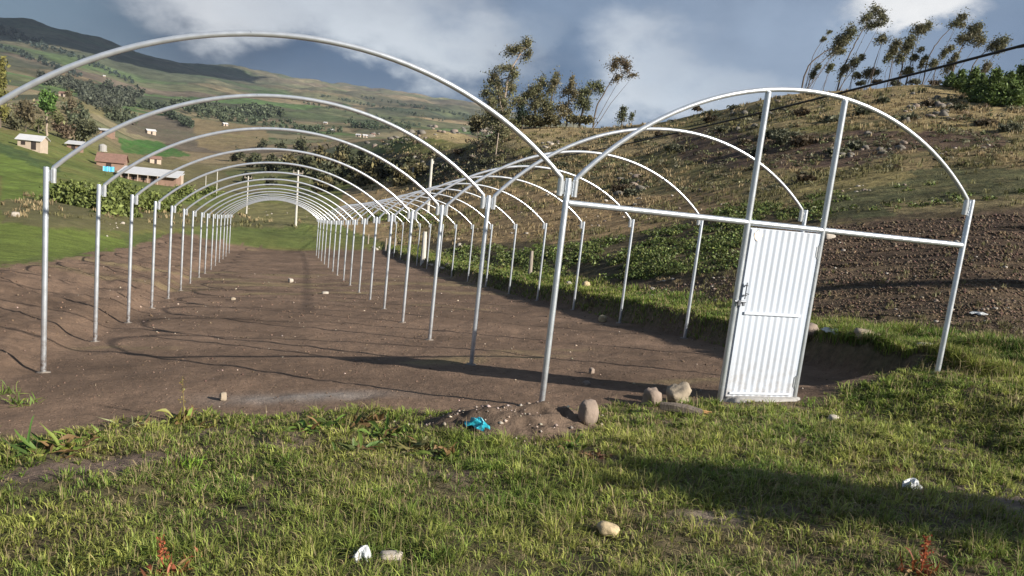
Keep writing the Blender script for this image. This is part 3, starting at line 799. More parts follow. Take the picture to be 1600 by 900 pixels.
def tree(name, label, cat, base, trunk, blobs, group=None, leaf=.30, dens=1.0, mixc=(EUC, EUCB), bark=None, r0=.16, depth=None, seed=1, crown=True, bits=None, maxd=None, stems=0):
    """base / trunk / blobs are picture points; the distance is where the base meets the ground"""
    r = np.random.default_rng(seed)
    if depth is None:
        g = ground(*base)
        if g is None or (maxd and math.hypot(g[0]-CAM[0], g[1]-CAM[1]) > maxd):      # the crest hides the foot
            g = at_depth(base[0], base[1], maxd*.88 if maxd else 120.0); g[2] = gz(g[0], g[1])
    else:
        g = at_depth(base[0], base[1], depth); g[2] = gz(g[0], g[1])
    dep = (g-CAM)@_F
    pm = dep/F_PX                                  # metres per picture pixel there
    t = Thing(name, g, label, cat, group)
    mb = MB()
    cen = []
    tp = [g-np.array([0, 0, .4])]
    for q in trunk: tp.append(at_depth(q[0], q[1], dep+r.uniform(-.5, .5)*pm*6))
    # smooth trunk
    P = np.array(tp); s = np.linspace(0, len(P)-1, (len(P)-1)*4+1)
    P2 = np.stack([np.interp(s, np.arange(len(P)), P[:, i]) for i in range(3)], 1)
    P2[1:-1] = (P2[:-2]+2*P2[1:-1]+P2[2:])/4
    P2[1:-1] += r.normal(size=P2[1:-1].shape)*pm*.35
    mb.tube(P2, list(np.linspace(r0, r0*.32, len(P2))), 7)
    Vs, Fs, Cs = [], [], []; off = 0
    for (bx, by, rx, ry) in blobs:
        c = at_depth(bx, by, dep+r.uniform(-1, 1)*rx*pm*.7)
        rad = np.array([rx*pm, max(rx, ry)*pm*.9, ry*pm])
        cen.append(c)
        k = int(np.argmin(np.linalg.norm(P2-c, axis=1)+np.where(P2[:, 2] > c[2], 3, 0)*1.0))
        st = P2[k]
        if np.linalg.norm(st-c) > rad[0]*.3:
            mid = (st+c)/2+r.normal(size=3)*pm*1.5-np.array([0, 0, .12*np.linalg.norm(st-c)])
            mb.tube([st, mid, c], [r0*.36, r0*.26, r0*.12], 5)
        for _ in range(4):
            e_ = c+r.normal(size=3)*rad*.55
            mb.tube([c-(c-st)*.15, (c+e_)/2+r.normal(size=3)*rad*.1, e_], [r0*.14, r0*.1, r0*.05], 4)
        n = int(np.clip(dens*26*(rx*ry)**.72*(0.30/leaf)**1.2, 26, 900))
        p, kk = crown_points(c, rad, n, int(np.clip(rx*ry/9, 4, 16)), r)
        if stems:                                   # foliage trails back along the hanging twigs
            tr = (r.random(n) < .38)[:, None]*r.random((n, 1))**1.3
            p = p-tr*(_R[None]*rad[0]*1.15+np.array([0, 0, 1.0])*rad[2]*1.5)
        mixw = r.random(max(kk)+1)[kk][:, None]
        base_c = np.array(mixc[0])*(1-mixw)+np.array(mixc[1])*mixw
        cc = np.clip(base_c*np.clip(1+.28*r.normal(size=(n, 1)), .4, 1.8), .006, .8)
        V, Fq, C = cards(p, leaf*r.uniform(.6, 1.3, n), cc, -.4, 1.9, r)
        Vs.append(V); Fs.append(Fq+off); Cs.append(C); off += len(V)
    for _ in range(stems):
        c = cen[int(r.integers(0, len(cen)))]; o_ = g+np.array([r.normal()*pm*3, r.normal()*pm*3, -.3])
        m1_ = o_*.55+c*.45+r.normal(size=3)*pm*2; mb.tube([o_, o_*.8+c*.2, m1_, c], [r0*.42, r0*.38, r0*.28, r0*.12], 5)
    t.part('trunk', mb.V, mb.F, bark or M_BARK)
    if Vs: t.part('crown', np.concatenate(Vs), np.concatenate(Fs), M_LEAF, np.concatenate(Cs))
    return t

# ------------------------------------------------------------------ trees on the right ridge (windswept, leaning right)
RG = 'windswept eucalyptus trees along the right ridge'
RD = 109.0
ridge = [
 ('slender eucalyptus at the left end of the ridge, two clumps on a bent stem', (1252, 140), [(1257, 118), (1266, 98), (1284, 84), (1304, 73), (1320, 62)], [(1313, 67, 13, 12), (1329, 50, 11, 12), (1322, 60, 9, 8)], .16),
 ('thin eucalyptus leaning behind the leftmost one, small tufts low on its stem', (1260, 138), [(1268, 118), (1281, 99), (1300, 82), (1308, 78)], [(1272, 114, 4, 5), (1279, 104, 4, 4), (1309, 79, 8, 4)], .11),
 ('bare spindly sapling above the left end of the ridge, hardly any leaves', (1258, 138), [(1270, 85), (1286, 62), (1296, 52)], [(1288, 60, 3, 3), (1297, 50, 3, 2)], .07),
 ('tallest leaning eucalyptus, its layered crown highest above the ridge', (1308, 130), [(1318, 105), (1333, 74), (1349, 45), (1362, 28)], [(1369, 18, 13, 9), (1355, 28, 8, 5), (1381, 27, 7, 6), (1366, 39, 13, 5)], .17),
 ('thin eucalyptus with one small round tuft right of the tallest tree', (1362, 122), [(1368, 95), (1378, 66)], [(1381, 58, 7, 5)], .09),
 ('short bushy eucalyptus under the leaning stem of the tallest tree', (1310, 128), [(1315, 116), (1318, 108)], [(1318, 108, 6, 8)], .08),
 ('small upright eucalyptus with narrow crown between tallest tree and round tuft', (1330, 126), [(1334, 108), (1337, 94)], [(1336, 99, 6, 8), (1347, 88, 4, 4)], .08),
 ('narrow dark conical eucalyptus in the middle of the ridge', (1389, 122), [(1394, 96), (1400, 64)], [(1400, 67, 4, 9), (1397, 80, 6, 7), (1389, 87, 5, 5)], .11),
 ('full leafy eucalyptus beside the narrow conical one', (1404, 120), [(1411, 96), (1419, 70), (1422, 58)], [(1421, 62, 7, 9), (1418, 74, 9, 8), (1409, 90, 6, 5)], .12),
 ('flat-topped eucalyptus with two tufts behind the full leafy one', (1419, 118), [(1424, 92), (1430, 62), (1438, 48)], [(1437, 44, 10, 7), (1449, 40, 6, 8)], .11),
 ('long bare leaning eucalyptus with small tufts at the very tip', (1443, 116), [(1450, 92), (1460, 72), (1473, 56), (1490, 40), (1500, 28)], [(1504, 26, 7, 6), (1494, 36, 9, 4), (1507, 39, 3, 3)], .13),
 ('stout dense-crowned eucalyptus near the right end of the ridge', (1482, 128), [(1490, 104), (1498, 82), (1508, 66), (1518, 52)], [(1522, 52, 14, 11), (1527, 43, 8, 7), (1508, 58, 8, 5), (1532, 62, 9, 6), (1493, 88, 5, 6)], .17),
 ('rightmost eucalyptus with a low spreading crown above the pines', (1510, 124), [(1520, 100), (1540, 80), (1556, 70)], [(1568, 66, 11, 8), (1554, 68, 8, 5), (1562, 76, 6, 5)], .13),
 ('ragged half bare eucalyptus above the young pines', (1538, 126), [(1541, 110), (1542, 98)], [(1541, 106, 7, 8)], .09),
 ('low twiggy eucalyptus left of the stout dense-crowned tree', (1458, 120), [(1462, 106), (1470, 92)], [(1461, 98, 6, 5), (1477, 84, 4, 6), (1487, 74, 5, 4)], .08),
 ('bushy young eucalyptus at the foot of the stout dense-crowned tree', (1478, 126), [(1482, 112)], [(1483, 104, 8, 9)], .08),
 ('small tufted eucalyptus at the foot of the full leafy one', (1416, 120), [(1420, 110)], [(1420, 110, 8, 5), (1430, 88, 6, 4)], .08),
 ('low scrubby eucalyptus just right of the tallest trunk', (1352, 124), [(1356, 114)], [(1356, 112, 7, 6), (1369, 113, 8, 5), (1340, 117, 6, 4)], .08),
 ('thin sapling with one tuft between the left pair and the tallest tree', (1286, 132), [(1293, 116), (1299, 104)], [(1299, 103, 5, 5)], .06),
 ('slight eucalyptus with tiny tufts in front of the long bare leaning one', (1436, 118), [(1440, 104), (1446, 90)], [(1441, 98, 4, 5), (1446, 90, 4, 3), (1440, 77, 4, 3)], .06),
]
for i, (lab, b, tr, bl, r0) in enumerate(ridge):
    tree('eucalyptus_tree', lab, 'tree', b, tr, bl, RG, leaf=.15, dens=.80, r0=r0*.75, depth=RD+((i*37) % 7-3)*1.2, seed=100+i, bark=M_BARKD, mixc=((.135, .145, .075), (.165, .145, .085)), stems=2)

# ------------------------------------------------------------------ eucalyptus group in the middle
CG = 'eucalyptus group on the middle hill'
mid = [
 ('tallest eucalyptus of the middle group, stacked clumps and a lone top', (779, 224), [(781, 195), (787, 162), (792, 130), (797, 112), (806, 96), (818, 76)], [(824, 68, 8, 9), (800, 78, 8, 6), (809, 75, 5, 5), (825, 84, 4, 7), (791, 106, 14, 5), (803, 113, 7, 9), (772, 116, 6, 6), (774, 131, 11, 7), (801, 134, 7, 9), (760, 143, 6, 5), (779, 145, 13, 10), (770, 160, 10, 8), (776, 186, 9, 10), (780, 206, 12, 13)], .26, None, (EUC, EUCB)),
 ('second stem of the tall middle tree, leafy low down', (786, 222), [(786, 190), (782, 160), (776, 136)], [(786, 160, 9, 9), (768, 172, 8, 9), (790, 180, 8, 9), (788, 206, 10, 12)], .2, None, (EUC, EUCB)),
 ('broad full eucalyptus right of the tallest middle tree', (836, 190), [(836, 170), (838, 148), (846, 122)], [(832, 146, 10, 11), (848, 130, 7, 12), (840, 140, 8, 8), (808, 158, 12, 8), (824, 150, 8, 7), (842, 164, 9, 9)], .2, None, (EUC, EUCB)),
 ('pointed eucalyptus leaning right in the middle group', (858, 188), [(860, 164), (864, 140), (874, 112)], [(871, 120, 5, 9), (866, 130, 7, 7), (861, 142, 5, 6), (860, 166, 9, 13)], .17, None, (EUC, EUCB)),
 ('reddish pointed eucalyptus in the middle group', (886, 188), [(887, 164), (889, 144), (894, 118)], [(895, 121, 3, 7), (894, 131, 5, 7), (886, 141, 9, 6), (898, 145, 5, 8), (886, 168, 6, 6)], .15, None, (EUCB, EUCB)),
 ('flat-topped dark eucalyptus at the right of the middle group', (906, 188), [(912, 164), (922, 144), (930, 134)], [(930, 133, 11, 7), (914, 143, 9, 7), (938, 139, 5, 6), (912, 160, 8, 6), (918, 166, 5, 5)], .16, None, (EUC, DKB)),
 ('lone eucalyptus leaning far right with one reddish tuft, right of middle group', (928, 186), [(932, 166), (944, 146), (956, 124), (966, 106)], [(968, 95, 11, 6), (980, 103, 6, 8), (960, 100, 5, 5), (967, 122, 6, 4), (991, 117, 5, 3)], .16, None, (EUCB, (.12, .08, .045))),
 ('dark blue-green young conifer at the foot of the middle group', (816, 196), [(816, 180), (816, 160)], [(816, 160, 4, 7), (816, 172, 7, 8), (816, 184, 10, 9)], .14, None, ((.03, .05, .03), (.04, .06, .035))),
 ('small narrow tree alone on the crest right of the middle group', (972, 190), [(973, 180), (974, 168)], [(974, 170, 4, 5), (973, 180, 6, 7)], .1, None, (EUC, DKB)),
 ('tiny bush-like tree on the crest beside the small narrow tree', (988, 190), [(988, 184)], [(988, 181, 3, 5)], .06, None, (EUC, DKB)),
]
for i, (lab, b, tr, bl, r0, dp, mc) in enumerate(mid):
    bl = [(a_, b_, c_*1.15, d_*1.15) for a_, b_, c_, d_ in bl]
    if 2 <= i <= 5:
        rr_ = random.Random(i)
        bl += [(b[0]+rr_.uniform(-9, 9), b[1]-rr_.uniform(4, 42), rr_.uniform(5, 8), rr_.uniform(5, 8)) for _ in range(3)]
    tree('eucalyptus_tree' if 'conifer' not in lab else 'conifer_tree', lab, 'tree', b, tr, bl, CG, leaf=.19, dens=.62, stems=2, r0=r0, depth=dp, maxd=162, seed=200+i, mixc=mc, bark=M_BARK if i < 2 else M_BARKD)
for i, (x, y, sz_, lab) in enumerate([(748, 196, 13, 'olive bush at the left foot of the middle tree group'), (800, 198, 12, 'bush between the tall middle tree and the conifer'), (832, 194, 12, 'low bush under the broad full eucalyptus'), (862, 192, 10, 'low bush under the pointed leaning eucalyptus'), (897, 191, 9, 'low bush under the reddish pointed eucalyptus'), (916, 191, 8, 'low bush under the flat-topped dark eucalyptus')]):
    tree('bush', lab, 'bush', (x, y), [(x, y-sz_*.5)], [(x, y-sz_*.5, sz_, sz_*.6), (x-sz_*.6, y-sz_*.35, sz_*.6, sz_*.5), (x+sz_*.6, y-sz_*.4, sz_*.6, sz_*.5)], 'bushes under the middle tree group', leaf=.3, dens=1.1, r0=.06, maxd=162, seed=240+i, mixc=(EUCB, (.11, .11, .05)), bark=M_BARKD)
tree('round_tree', 'lone rounded brownish tree on the skyline left of the middle group', 'tree', (655, 196), [(655, 190)], [(655, 187, 10, 8), (651, 183, 7, 6), (660, 182, 6, 6)], None, leaf=.6, dens=1.2, r0=.2, seed=231, bark=M_BARKD, mixc=((.09, .075, .035), (.11, .10, .04)))
PG = 'young pines at the right end of the ridge'
pines = [('large bushy young pine at the right picture edge', 1596, 160, 60, 20), ('tall slim young pine second from the right picture edge', 1572, 162, 48, 15), ('broad young pine in the middle of the ridge pines', 1552, 164, 52, 17),
         ('rounded young pine in front of the broad one', 1534, 160, 40, 15), ('upright young pine with pointed top left of the rounded one', 1519, 150, 42, 12), ('small young pine second from the left of the pines', 1500, 142, 30, 11), ('smallest young pine at the left end of the pines', 1485, 136, 22, 9),
         ('low dark young pine in front of the others near the picture edge', 1584, 168, 34, 15)]
for i, (lab, x, y, h, w) in enumerate(pines):
    bl = [(x+h*.10*(k/6)+random.uniform(-1.5, 1.5), y-h*(.10+.80*k/6), w*(1-.80*k/6)+1.0, h*.12) for k in range(7)]
    tree('pine_tree', lab, 'tree', (x, y), [(x+h*.05, y-h*.5), (x+h*.10, y-h*.97)], bl, PG, leaf=.17, dens=1.3, r0=.10, maxd=125, seed=300+i, bark=M_BARKD, mixc=(PINE, (.12, .165, .045)))

# ------------------------------------------------------------------ left: trees round the farm houses
left = [
 ('pine_tree', 'tall round-headed green tree on a bare trunk above the small house', (73, 212), [(73, 195), (72, 165)], [(72, 158, 12, 11), (68, 166, 8, 7), (78, 168, 8, 7), (72, 148, 8, 7)], .35, ((.055, .10, .025), (.07, .12, .03))),
 ('round_tree', 'dark rounded tree between the small house and the long shed', (128, 226), [(128, 210), (130, 196)], [(130, 196, 15, 12), (122, 204, 12, 10), (140, 202, 11, 10), (130, 212, 10, 8)], .3, ((.05, .055, .032), (.075, .075, .04))),
 ('eucalyptus_tree', 'thin brownish eucalyptus uphill of the dark rounded tree', (112, 186), [(110, 165), (108, 145)], [(108, 150, 6, 8), (112, 162, 7, 8), (114, 175, 7, 8)], .2, ((.075, .068, .04), (.10, .08, .05))),
 ('eucalyptus_tree', 'ragged brown tree left of the tall round-headed tree', (40, 206), [(40, 186), (40, 168)], [(40, 170, 8, 10), (34, 182, 9, 9), (46, 186, 8, 9)], .22, ((.085, .07, .042), (.10, .085, .05))),
 ('pine_tree', 'olive green tree cut by the left picture edge', (0, 200), [(0, 160), (1, 110)], [(1, 104, 6, 14), (0, 125, 9, 13), (-2, 148, 12, 15), (0, 172, 11, 14)], .3, ((.095, .095, .03), (.12, .11, .035))),
 ('round_tree', 'low dark scrubby tree behind the small house', (18, 202), [(18, 192)], [(18, 188, 10, 8), (28, 192, 8, 7)], .2, ((.06, .06, .035), (.08, .075, .04))),
 ('round_tree', 'brown leafless looking scrub right of the small house', (90, 214), [(92, 200)], [(92, 198, 12, 9), (102, 206, 10, 8)], .18, ((.085, .06, .042), (.10, .075, .05))),
 ('round_tree', 'olive bush under the tall round-headed tree', (60, 208), [(60, 196)], [(58, 194, 9, 8), (88, 184, 8, 8)], .18, ((.085, .09, .04), (.10, .10, .045))),
]
for i, (nm, lab, b, tr, bl, r0, mc) in enumerate(left):
    mc = tuple(tuple(1.6*k_ for k_ in c_) for c_ in mc)
    tree(nm, lab, 'tree', b, tr, bl, 'trees round the farm houses', leaf=.55, dens=1.15, r0=r0, seed=400+i, mixc=mc, bark=M_BARK if i == 0 else M_BARKD)
bushes = [('pale green bush at the left end of the bush row, behind the leftmost post', 100, 318, 22), ('full green bush second in the row below the long shed', 128, 322, 24), ('wide bush in the row between the first two visible posts', 152, 326, 22),
          ('tall bright bush in the row in front of the blue tarp', 182, 322, 27), ('rounded bush right of the tall bright one', 212, 326, 21), ('low bush in the row below the white roof', 238, 328, 18), ('bushy shrub below the cream wall of the long shed', 286, 312, 16),
          ('small bush hanging over the field edge right of the row', 262, 330, 13), ('low olive bush in front of the row near second post', 172, 336, 11), ('low olive bush just left of the third post', 200, 338, 10), ('dark green shrub right of the long shed', 330, 306, 11)]
for i, (lab, x, y, s) in enumerate(bushes):
    bl = [(x, y-s*.7, s*1.0, s*.5), (x-s*.6, y-s*.45, s*.8, s*.45), (x+s*.65, y-s*.5, s*.8, s*.45), (x+s*.1, y-s*1.1, s*.6, s*.4), (x, y-s*.25, s*1.0, s*.3)]
    tree('bush', lab, 'bush', (x, y), [(x, y-s*.6)], bl, 'row of bushes below the farm', leaf=.19, dens=.62, stems=2, r0=.07, seed=430+i, mixc=(BUSH, (.13, .16, .05)), bark=M_BARKD)

# trees in the gully behind the far end of the tunnel
gully = [(398, 262, 22, 0), (425, 268, 24, 0), (372, 252, 18, 0), (452, 262, 20, 1), (478, 276, 24, 0), (500, 262, 22, 1), (512, 290, 24, 0), (530, 272, 22, 1), (548, 288, 24, 0), (566, 262, 18, 0), (572, 290, 22, 1), (594, 282, 22, 1), (612, 276, 18, 0), (628, 290, 17, 1),
         (470, 240, 16, 0), (440, 236, 14, 0), (410, 232, 14, 0), (536, 246, 14, 0), (640, 262, 12, 0), (505, 300, 14, 1), (655, 276, 12, 1), (424, 290, 13, 0), (388, 284, 12, 0)]
for i, (x, y, s, k) in enumerate(gully):
    s = s*(.62 if x < 470 else .85)
    bl = [(x, y-s*.9, s*.7, s*.55), (x-s*.45, y-s*.55, s*.55, s*.5), (x+s*.45, y-s*.6, s*.55, s*.5), (x+s*.1, y-s*1.3, s*.42, s*.42)]
    rank = sum(1 for q in gully if q[3] == k and q[0] < x)+1
    if rank == 1: lab = 'leftmost %s tree in the gully beyond the far hoops' % ('dark green' if k == 0 else 'brownish olive')
    else: lab = '%s of the %s gully trees beyond the hoops, counting from the left' % (ORD[rank-1], 'dark green' if k == 0 else 'brownish olive')
    tree('gully_tree', lab, 'tree', (x, y), [(x, y-s*.6), (x+2, y-s)], bl, 'dark trees in the gully' if k == 0 else 'olive trees in the gully', leaf=.75, dens=1.25, r0=.22, seed=470+i, mixc=((.065, .075, .042), (.105, .105, .055)) if k == 0 else ((.14, .125, .065), (.18, .155, .075)), bark=M_BARKD)

# ------------------------------------------------------------------ far woods and hedges (each reads as one mass)
def ground_many(px, py, far=5200.0, start=9.0, ns=300):
    v = _F[None]+_R[None]*((px-800)/F_PX)[:, None]-_U[None]*((py-450)/F_PX)[:, None]
    v = v/np.hypot(v[:, 0], v[:, 1])[:, None]
    t = start*np.exp(np.linspace(0, math.log(far/start), ns))
    P = CAM[None, None]+v[:, None]*t[None, :, None]
    below = P[..., 2] < H(P[..., 0], P[..., 1])
    k = below.argmax(1); ok = below.any(1)
    k0 = np.maximum(k-1, 0); a, b = t[k0], t[k]
    for _ in range(9):
        m = (a+b)/2; q = CAM[None]+v*m[:, None]
        bl = q[:, 2] < H(q[:, 0], q[:, 1]); b = np.where(bl, m, b); a = np.where(bl, a, m)
    q = CAM[None]+v*b[:, None]; q[:, 2] = H(q[:, 0], q[:, 1])
    return q[ok], b[ok]
def rand_in(poly, n, r):
    P = np.array(poly, float); lo, hi = P.min(0), P.max(0); res = np.zeros((0, 2))
    while len(res) < n:
        q = lo+r.random((n*4, 2))*(hi-lo); res = np.concatenate([res, q[inpoly(q[:, 0], q[:, 1], poly)]])
    return res[:n]
def wood(name, label, polys, n, hpx, colr, seed):
    r = np.random.default_rng(seed)
    pts = np.concatenate([rand_in(p, max(4, int(n*k/len(polys))), r) for p, k in [(p, 1) for p in polys]])
    g, D = ground_many(pts[:, 0], pts[:, 1])
    Vs, Fs, Cs = [], [], []; off = 0
    for q, d in zip(g, D):
        pm = d/F_PX; h = hpx*pm*r.uniform(.55, 1.25); w = h*r.uniform(.35, .6)
        m = 34
        p = r.normal(size=(m, 3)); p /= np.linalg.norm(p, axis=1, keepdims=True); p *= r.random((m, 1))**.4
        p = q+np.array([0, 0, h*.5])+p*np.array([w, w, h*.52])
        c = np.array(colr)*1.7*r.uniform(.65, 1.35)*np.clip(1+.22*r.normal(size=(m, 1)), .5, 1.6)
        V, Fq, C = cards(p, h*.30*r.uniform(.7, 1.3, m), np.repeat(c, 1, 0), 0, 1.4, r)
        Vs.append(V); Fs.append(Fq+off); Cs.append(C); off += len(V)
    o = put(name, make_mesh(name, np.concatenate(Vs), np.concatenate(Fs), M_LEAF, np.concatenate(Cs)))
    tag(o, label, 'wood', kind='stuff')
WOODC = (.045, .055, .033)
wood('hedge', 'dark hedge line stepping down the far brown field', [[(218, 163), (262, 170), (262, 176), (218, 169)], [(258, 174), (304, 196), (298, 202), (254, 180)]], 120, 8, (.035, .045, .028), 501)
wood('far_wood', 'belt of far dark woods across the valley on the left', [[(60, 120), (170, 135), (230, 150), (200, 160), (130, 150), (70, 135)], [(120, 148), (200, 152), (210, 166), (160, 176), (125, 160)]], 240, 9, (.045, .05, .036), 502)
wood('far_wood', 'far grove of trees on the flat beyond the brown fields', [[(250, 160), (330, 166), (380, 178), (400, 196), (350, 192), (290, 180)], [(375, 168), (440, 176), (450, 186), (390, 182)]], 230, 9, (.05, .062, .036), 503)
wood('far_wood', 'small far trees scattered left of the distant village', [[(380, 184), (450, 190), (500, 200), (540, 205), (500, 214), (420, 205)], [(520, 190), (640, 200), (640, 206), (540, 200)]], 110, 8, (.045, .06, .035), 504)
wood('far_wood', 'dark tree rows on the slope behind the farm houses', [[(100, 170), (125, 172), (140, 200), (110, 196)], [(160, 176), (215, 186), (210, 196), (170, 190)]], 60, 12, (.05, .058, .034), 505)
wood('far_hedges', 'thin dark hedgerows on the distant mountain flank', [[(500, 148), (600, 168), (700, 188), (695, 191), (600, 172), (500, 152)], [(440, 150), (560, 176), (660, 196), (655, 199), (550, 180), (440, 154)], [(560, 150), (680, 172), (735, 182), (735, 185), (680, 175), (560, 153)]], 170, 4, (.045, .06, .04), 506)
wood('far_hedges', 'dark tree lines climbing the big mountain on the left', [[(0, 72), (60, 92), (130, 118), (125, 122), (55, 97), (0, 77)], [(60, 65), (150, 100), (210, 128), (205, 132), (145, 105), (60, 70)], [(0, 44), (70, 62), (80, 84), (0, 56)]], 200, 5, (.03, .042, .035), 507)

# ------------------------------------------------------------------ houses
def local_frame(g, yaw):
    c, s = cos(yaw), sin(yaw)
    def f(x, y, z): return (g[0]+x*c-y*s, g[1]+x*s+y*c, g[2]+z)
    return f
def boxv(f, x0, x1, y0, y1, z0, z1):
    P = [f(x, y, z) for z in (z0, z1) for (x, y) in ((x0, y0), (x1, y0), (x1, y1), (x0, y1))]
    return P, [(0, 3, 2, 1), (4, 5, 6, 7), (0, 1, 5, 4), (1, 2, 6, 5), (2, 3, 7, 6), (3, 0, 4, 7)]
def slab(f, pts, th):
    """sloping roof sheet: four local corner points, thickened"""
    P = [f(*p) for p in pts]+[f(p[0], p[1], p[2]-th) for p in pts]
    return P, [(0, 1, 2, 3), (7, 6, 5, 4), (0, 4, 5, 1), (1, 5, 6, 2), (2, 6, 7, 3), (3, 7, 4, 0)]
def house(name, label, base, w, d, h, rise, yaw, wallm, roofm, shed=False, openings=(), group=None, over=.35, depth=None):
    g = ground(*base) if depth is None else at_depth(base[0], base[1], depth)
    if depth is not None: g[2] = gz(g[0], g[1])
    ay = math.atan2(g[0]-CAM[0], g[1]-CAM[1])
    f = local_frame(g, -ay+yaw)
    t = Thing(name, g, label, 'building', group)
    mb = MB()
    if shed:
        P, Fc = boxv(f, -w/2, w/2, 0, d, -1.5, h); 
        for i in (6, 7): P[i] = (P[i][0], P[i][1], P[i][2]+rise)
        mb.add(P, Fc)
        t.part('wall', mb.V, mb.F, wallm)
        rp = [(-w/2-over, -over-.4, h+.04-(over+.4)*rise/d), (w/2+over, -over-.4, h+.04-(over+.4)*rise/d), (w/2+over, d+over, h+.04+rise*(1+over/d)), (-w/2-over, d+over, h+.04+rise*(1+over/d))]
        P, Fc = slab(f, rp, .1); roof = t.part('roof', P, Fc, roofm)
    else:
        P, Fc = boxv(f, -w/2, w/2, 0, d, -1.5, h); mb.add(P, Fc)
        V = [f(-w/2, 0, h), f(-w/2, d, h), f(-w/2, d/2, h+rise), f(w/2, 0, h), f(w/2, d, h), f(w/2, d/2, h+rise)]
        mb.add(V, [(0, 2, 1), (3, 4, 5), (0, 3, 5, 2), (1, 2, 5, 4)])
        t.part('wall', mb.V, mb.F, wallm)
        k = over*rise/(d/2)
        mb = MB()
        P, Fc = slab(f, [(-w/2-over, -over, h-k+.06), (w/2+over, -over, h-k+.06), (w/2+over, d/2, h+rise+.06), (-w/2-over, d/2, h+rise+.06)], .09); mb.add(P, Fc)
        t.part('roof', mb.V, mb.F, roofm)
        P, Fc = slab(f, [(w/2+over, d+over, h-k+.06), (-w/2-over, d+over, h-k+.06), (-w/2-over, d/2+.005, h+rise+.05), (w/2+over, d/2+.005, h+rise+.05)], .09)
        t.part('roof', P, Fc, roofm)
    for (kind, x0, x1, z0, z1) in openings:
        if kind == 'post':
            P, Fc = boxv(f, x0, x1, -.9, -.9+(x1-x0), z0-.6, z1); t.part('post', P, Fc, M_WALLC)
        else:
            P, Fc = boxv(f, x0, x1, -.05, .08, z0, z1); t.part(kind, P, Fc, M_DARK)
    return t
house('farm_house', 'small cream house with a pale roof at the left edge below the trees', (45, 233), 3.8, 3.4, 1.75, .75, radians(-22), M_WALLC, M_ROOFW, openings=(('door', .4, 1.2, 0, 1.5), ('window', -1.3, -.6, .7, 1.3)))
house('long_shed', 'long farm shed with white roof, open dark front and cream end wall', (232, 286), 10.4, 4.2, 1.8, .8, radians(-14), M_WALLB, M_ROOFW, shed=True, over=.5,
      openings=[('door', -4.8, -4.0, 0, 1.5), ('window', -3.2, -2.2, .5, 1.3), ('window', -1.4, -.5, .5, 1.3), ('door', .4, 1.3, 0, 1.5)]+[('post', x, x+.13, 0, 1.65) for x in (-5.0, -3.6, -1.9, .0, 1.8)])
house('shed_annex', 'cream plastered annex at the right end of the long shed', (267, 289), 3.4, 3.6, 2.0, .4, radians(-14), M_WALLC, M_ROOFW, shed=True, over=.2, openings=(('window', -.4, .4, .7, 1.4),))
house('brown_roof_house', 'low house with brown tile roof left of the long shed', (172, 264), 5.5, 4.5, 1.7, 1.6, radians(-10), M_WALLB, M_ROOFR, openings=(('door', -.8, .2, 0, 1.5),))
house('adobe_hut', 'tiny adobe hut on the slope right behind the long shed roof', (243, 256), 3.6, 3.0, 1.8, .7, radians(15), M_WALLC, M_ROOFR, openings=(('door', -.4, .4, 0, 1.5),))
house('white_roof_hut', 'small hut with white roof below the dark rounded tree', (115, 234), 3.2, 2.6, 1.6, .5, radians(-15), M_WALLB, M_ROOFW, shed=True, openings=(('door', -.5, .4, 0, 1.4),))
house('far_hut', 'lone pale hut in the far brown field', (237, 210), 5.2, 4.0, 2.2, .9, radians(20), M_WALLC, M_ROOFW, openings=(('door', -.5, .5, 0, 1.7),))
house('far_white_roof', 'far flat building with white roof right of the dark rounded tree', (162, 210), 7.0, 4.5, 1.8, .5, radians(-10), M_WALLB, M_ROOFW, shed=True, openings=(('door', -.6, .6, 0, 1.5),))
for i, (x, y, lab) in enumerate([(559, 214, 'cream house at the left of the far hill village'), (571, 215, 'white house in the middle of the far hill village'), (584, 213, 'reddish house at the right of the far hill village'), (508, 194, 'isolated white house on the green far slope'), (411, 178, 'far low white house beside the distant grove'), (353, 197, 'far cream house below the distant grove'), (98, 151, 'far cream house high among trees on the left slope'), (163, 120, 'tiny pale house on the far left mountain field'), (520, 206, 'small pale house below the far green slope')]):
    house('village_house', lab, (x, y), 4.4, 3.6, 2.0, 1.0, radians((-20, 15, 30)[i % 3]), M_WALLC, M_ROOFR if i in (2, 4, 6) else M_ROOFW, openings=(('door', -1, .2, 0, 2.2), ('window', 1.4, 2.6, 1.0, 2.1)), group='far houses across the valley')
# blue tarp wall, water tank
g = ground(170, 268); f = local_frame(g, -math.atan2(g[0]-CAM[0], g[1]-CAM[1]))
V = []; Fc = []
for i in range(9):
    for j in range(3): V.append(f(-1.1+i*.27, -.8+.09*sin(i*1.7), .05+j*.5+.05*sin(i*2.1)))
for i in range(9):
    for j in range(3): V.append(f(-1.1+i*.27, -.76+.09*sin(i*1.7), .05+j*.5+.05*sin(i*2.1)))
for s in (0, 27):
    Fc += [(s+i*3+j, s+i*3+j+3, s+i*3+j+4, s+i*3+j+1) for i in range(8) for j in range(2)]
Fc += [(i*3+2, i*3+5, i*3+32, i*3+29) for i in range(8)]
tp = Thing('blue_tarp', g, 'bright blue tarp hung in front of the brown roofed house', 'tarp'); tp.part('sheet', V, Fc, M_BLUE)
mb = MB(); [mb.tube([f(x, -.82, -.8), f(x, -.82, 1.2)], .05, 6) for x in (-1.1, 0, 1.06)]; tp.part('pole', mb.V, mb.F, M_POST)
g = ground(160, 247); t = Thing('water_tank', g, 'grey water tank raised on a pale stand behind the blue tarp', 'tank')
mb = MB().tube([g+np.array([0, 0, -1]), g+np.array([0, 0, 1.9])], .35, 8); t.part('stand', mb.V, mb.F, M_WALLC)
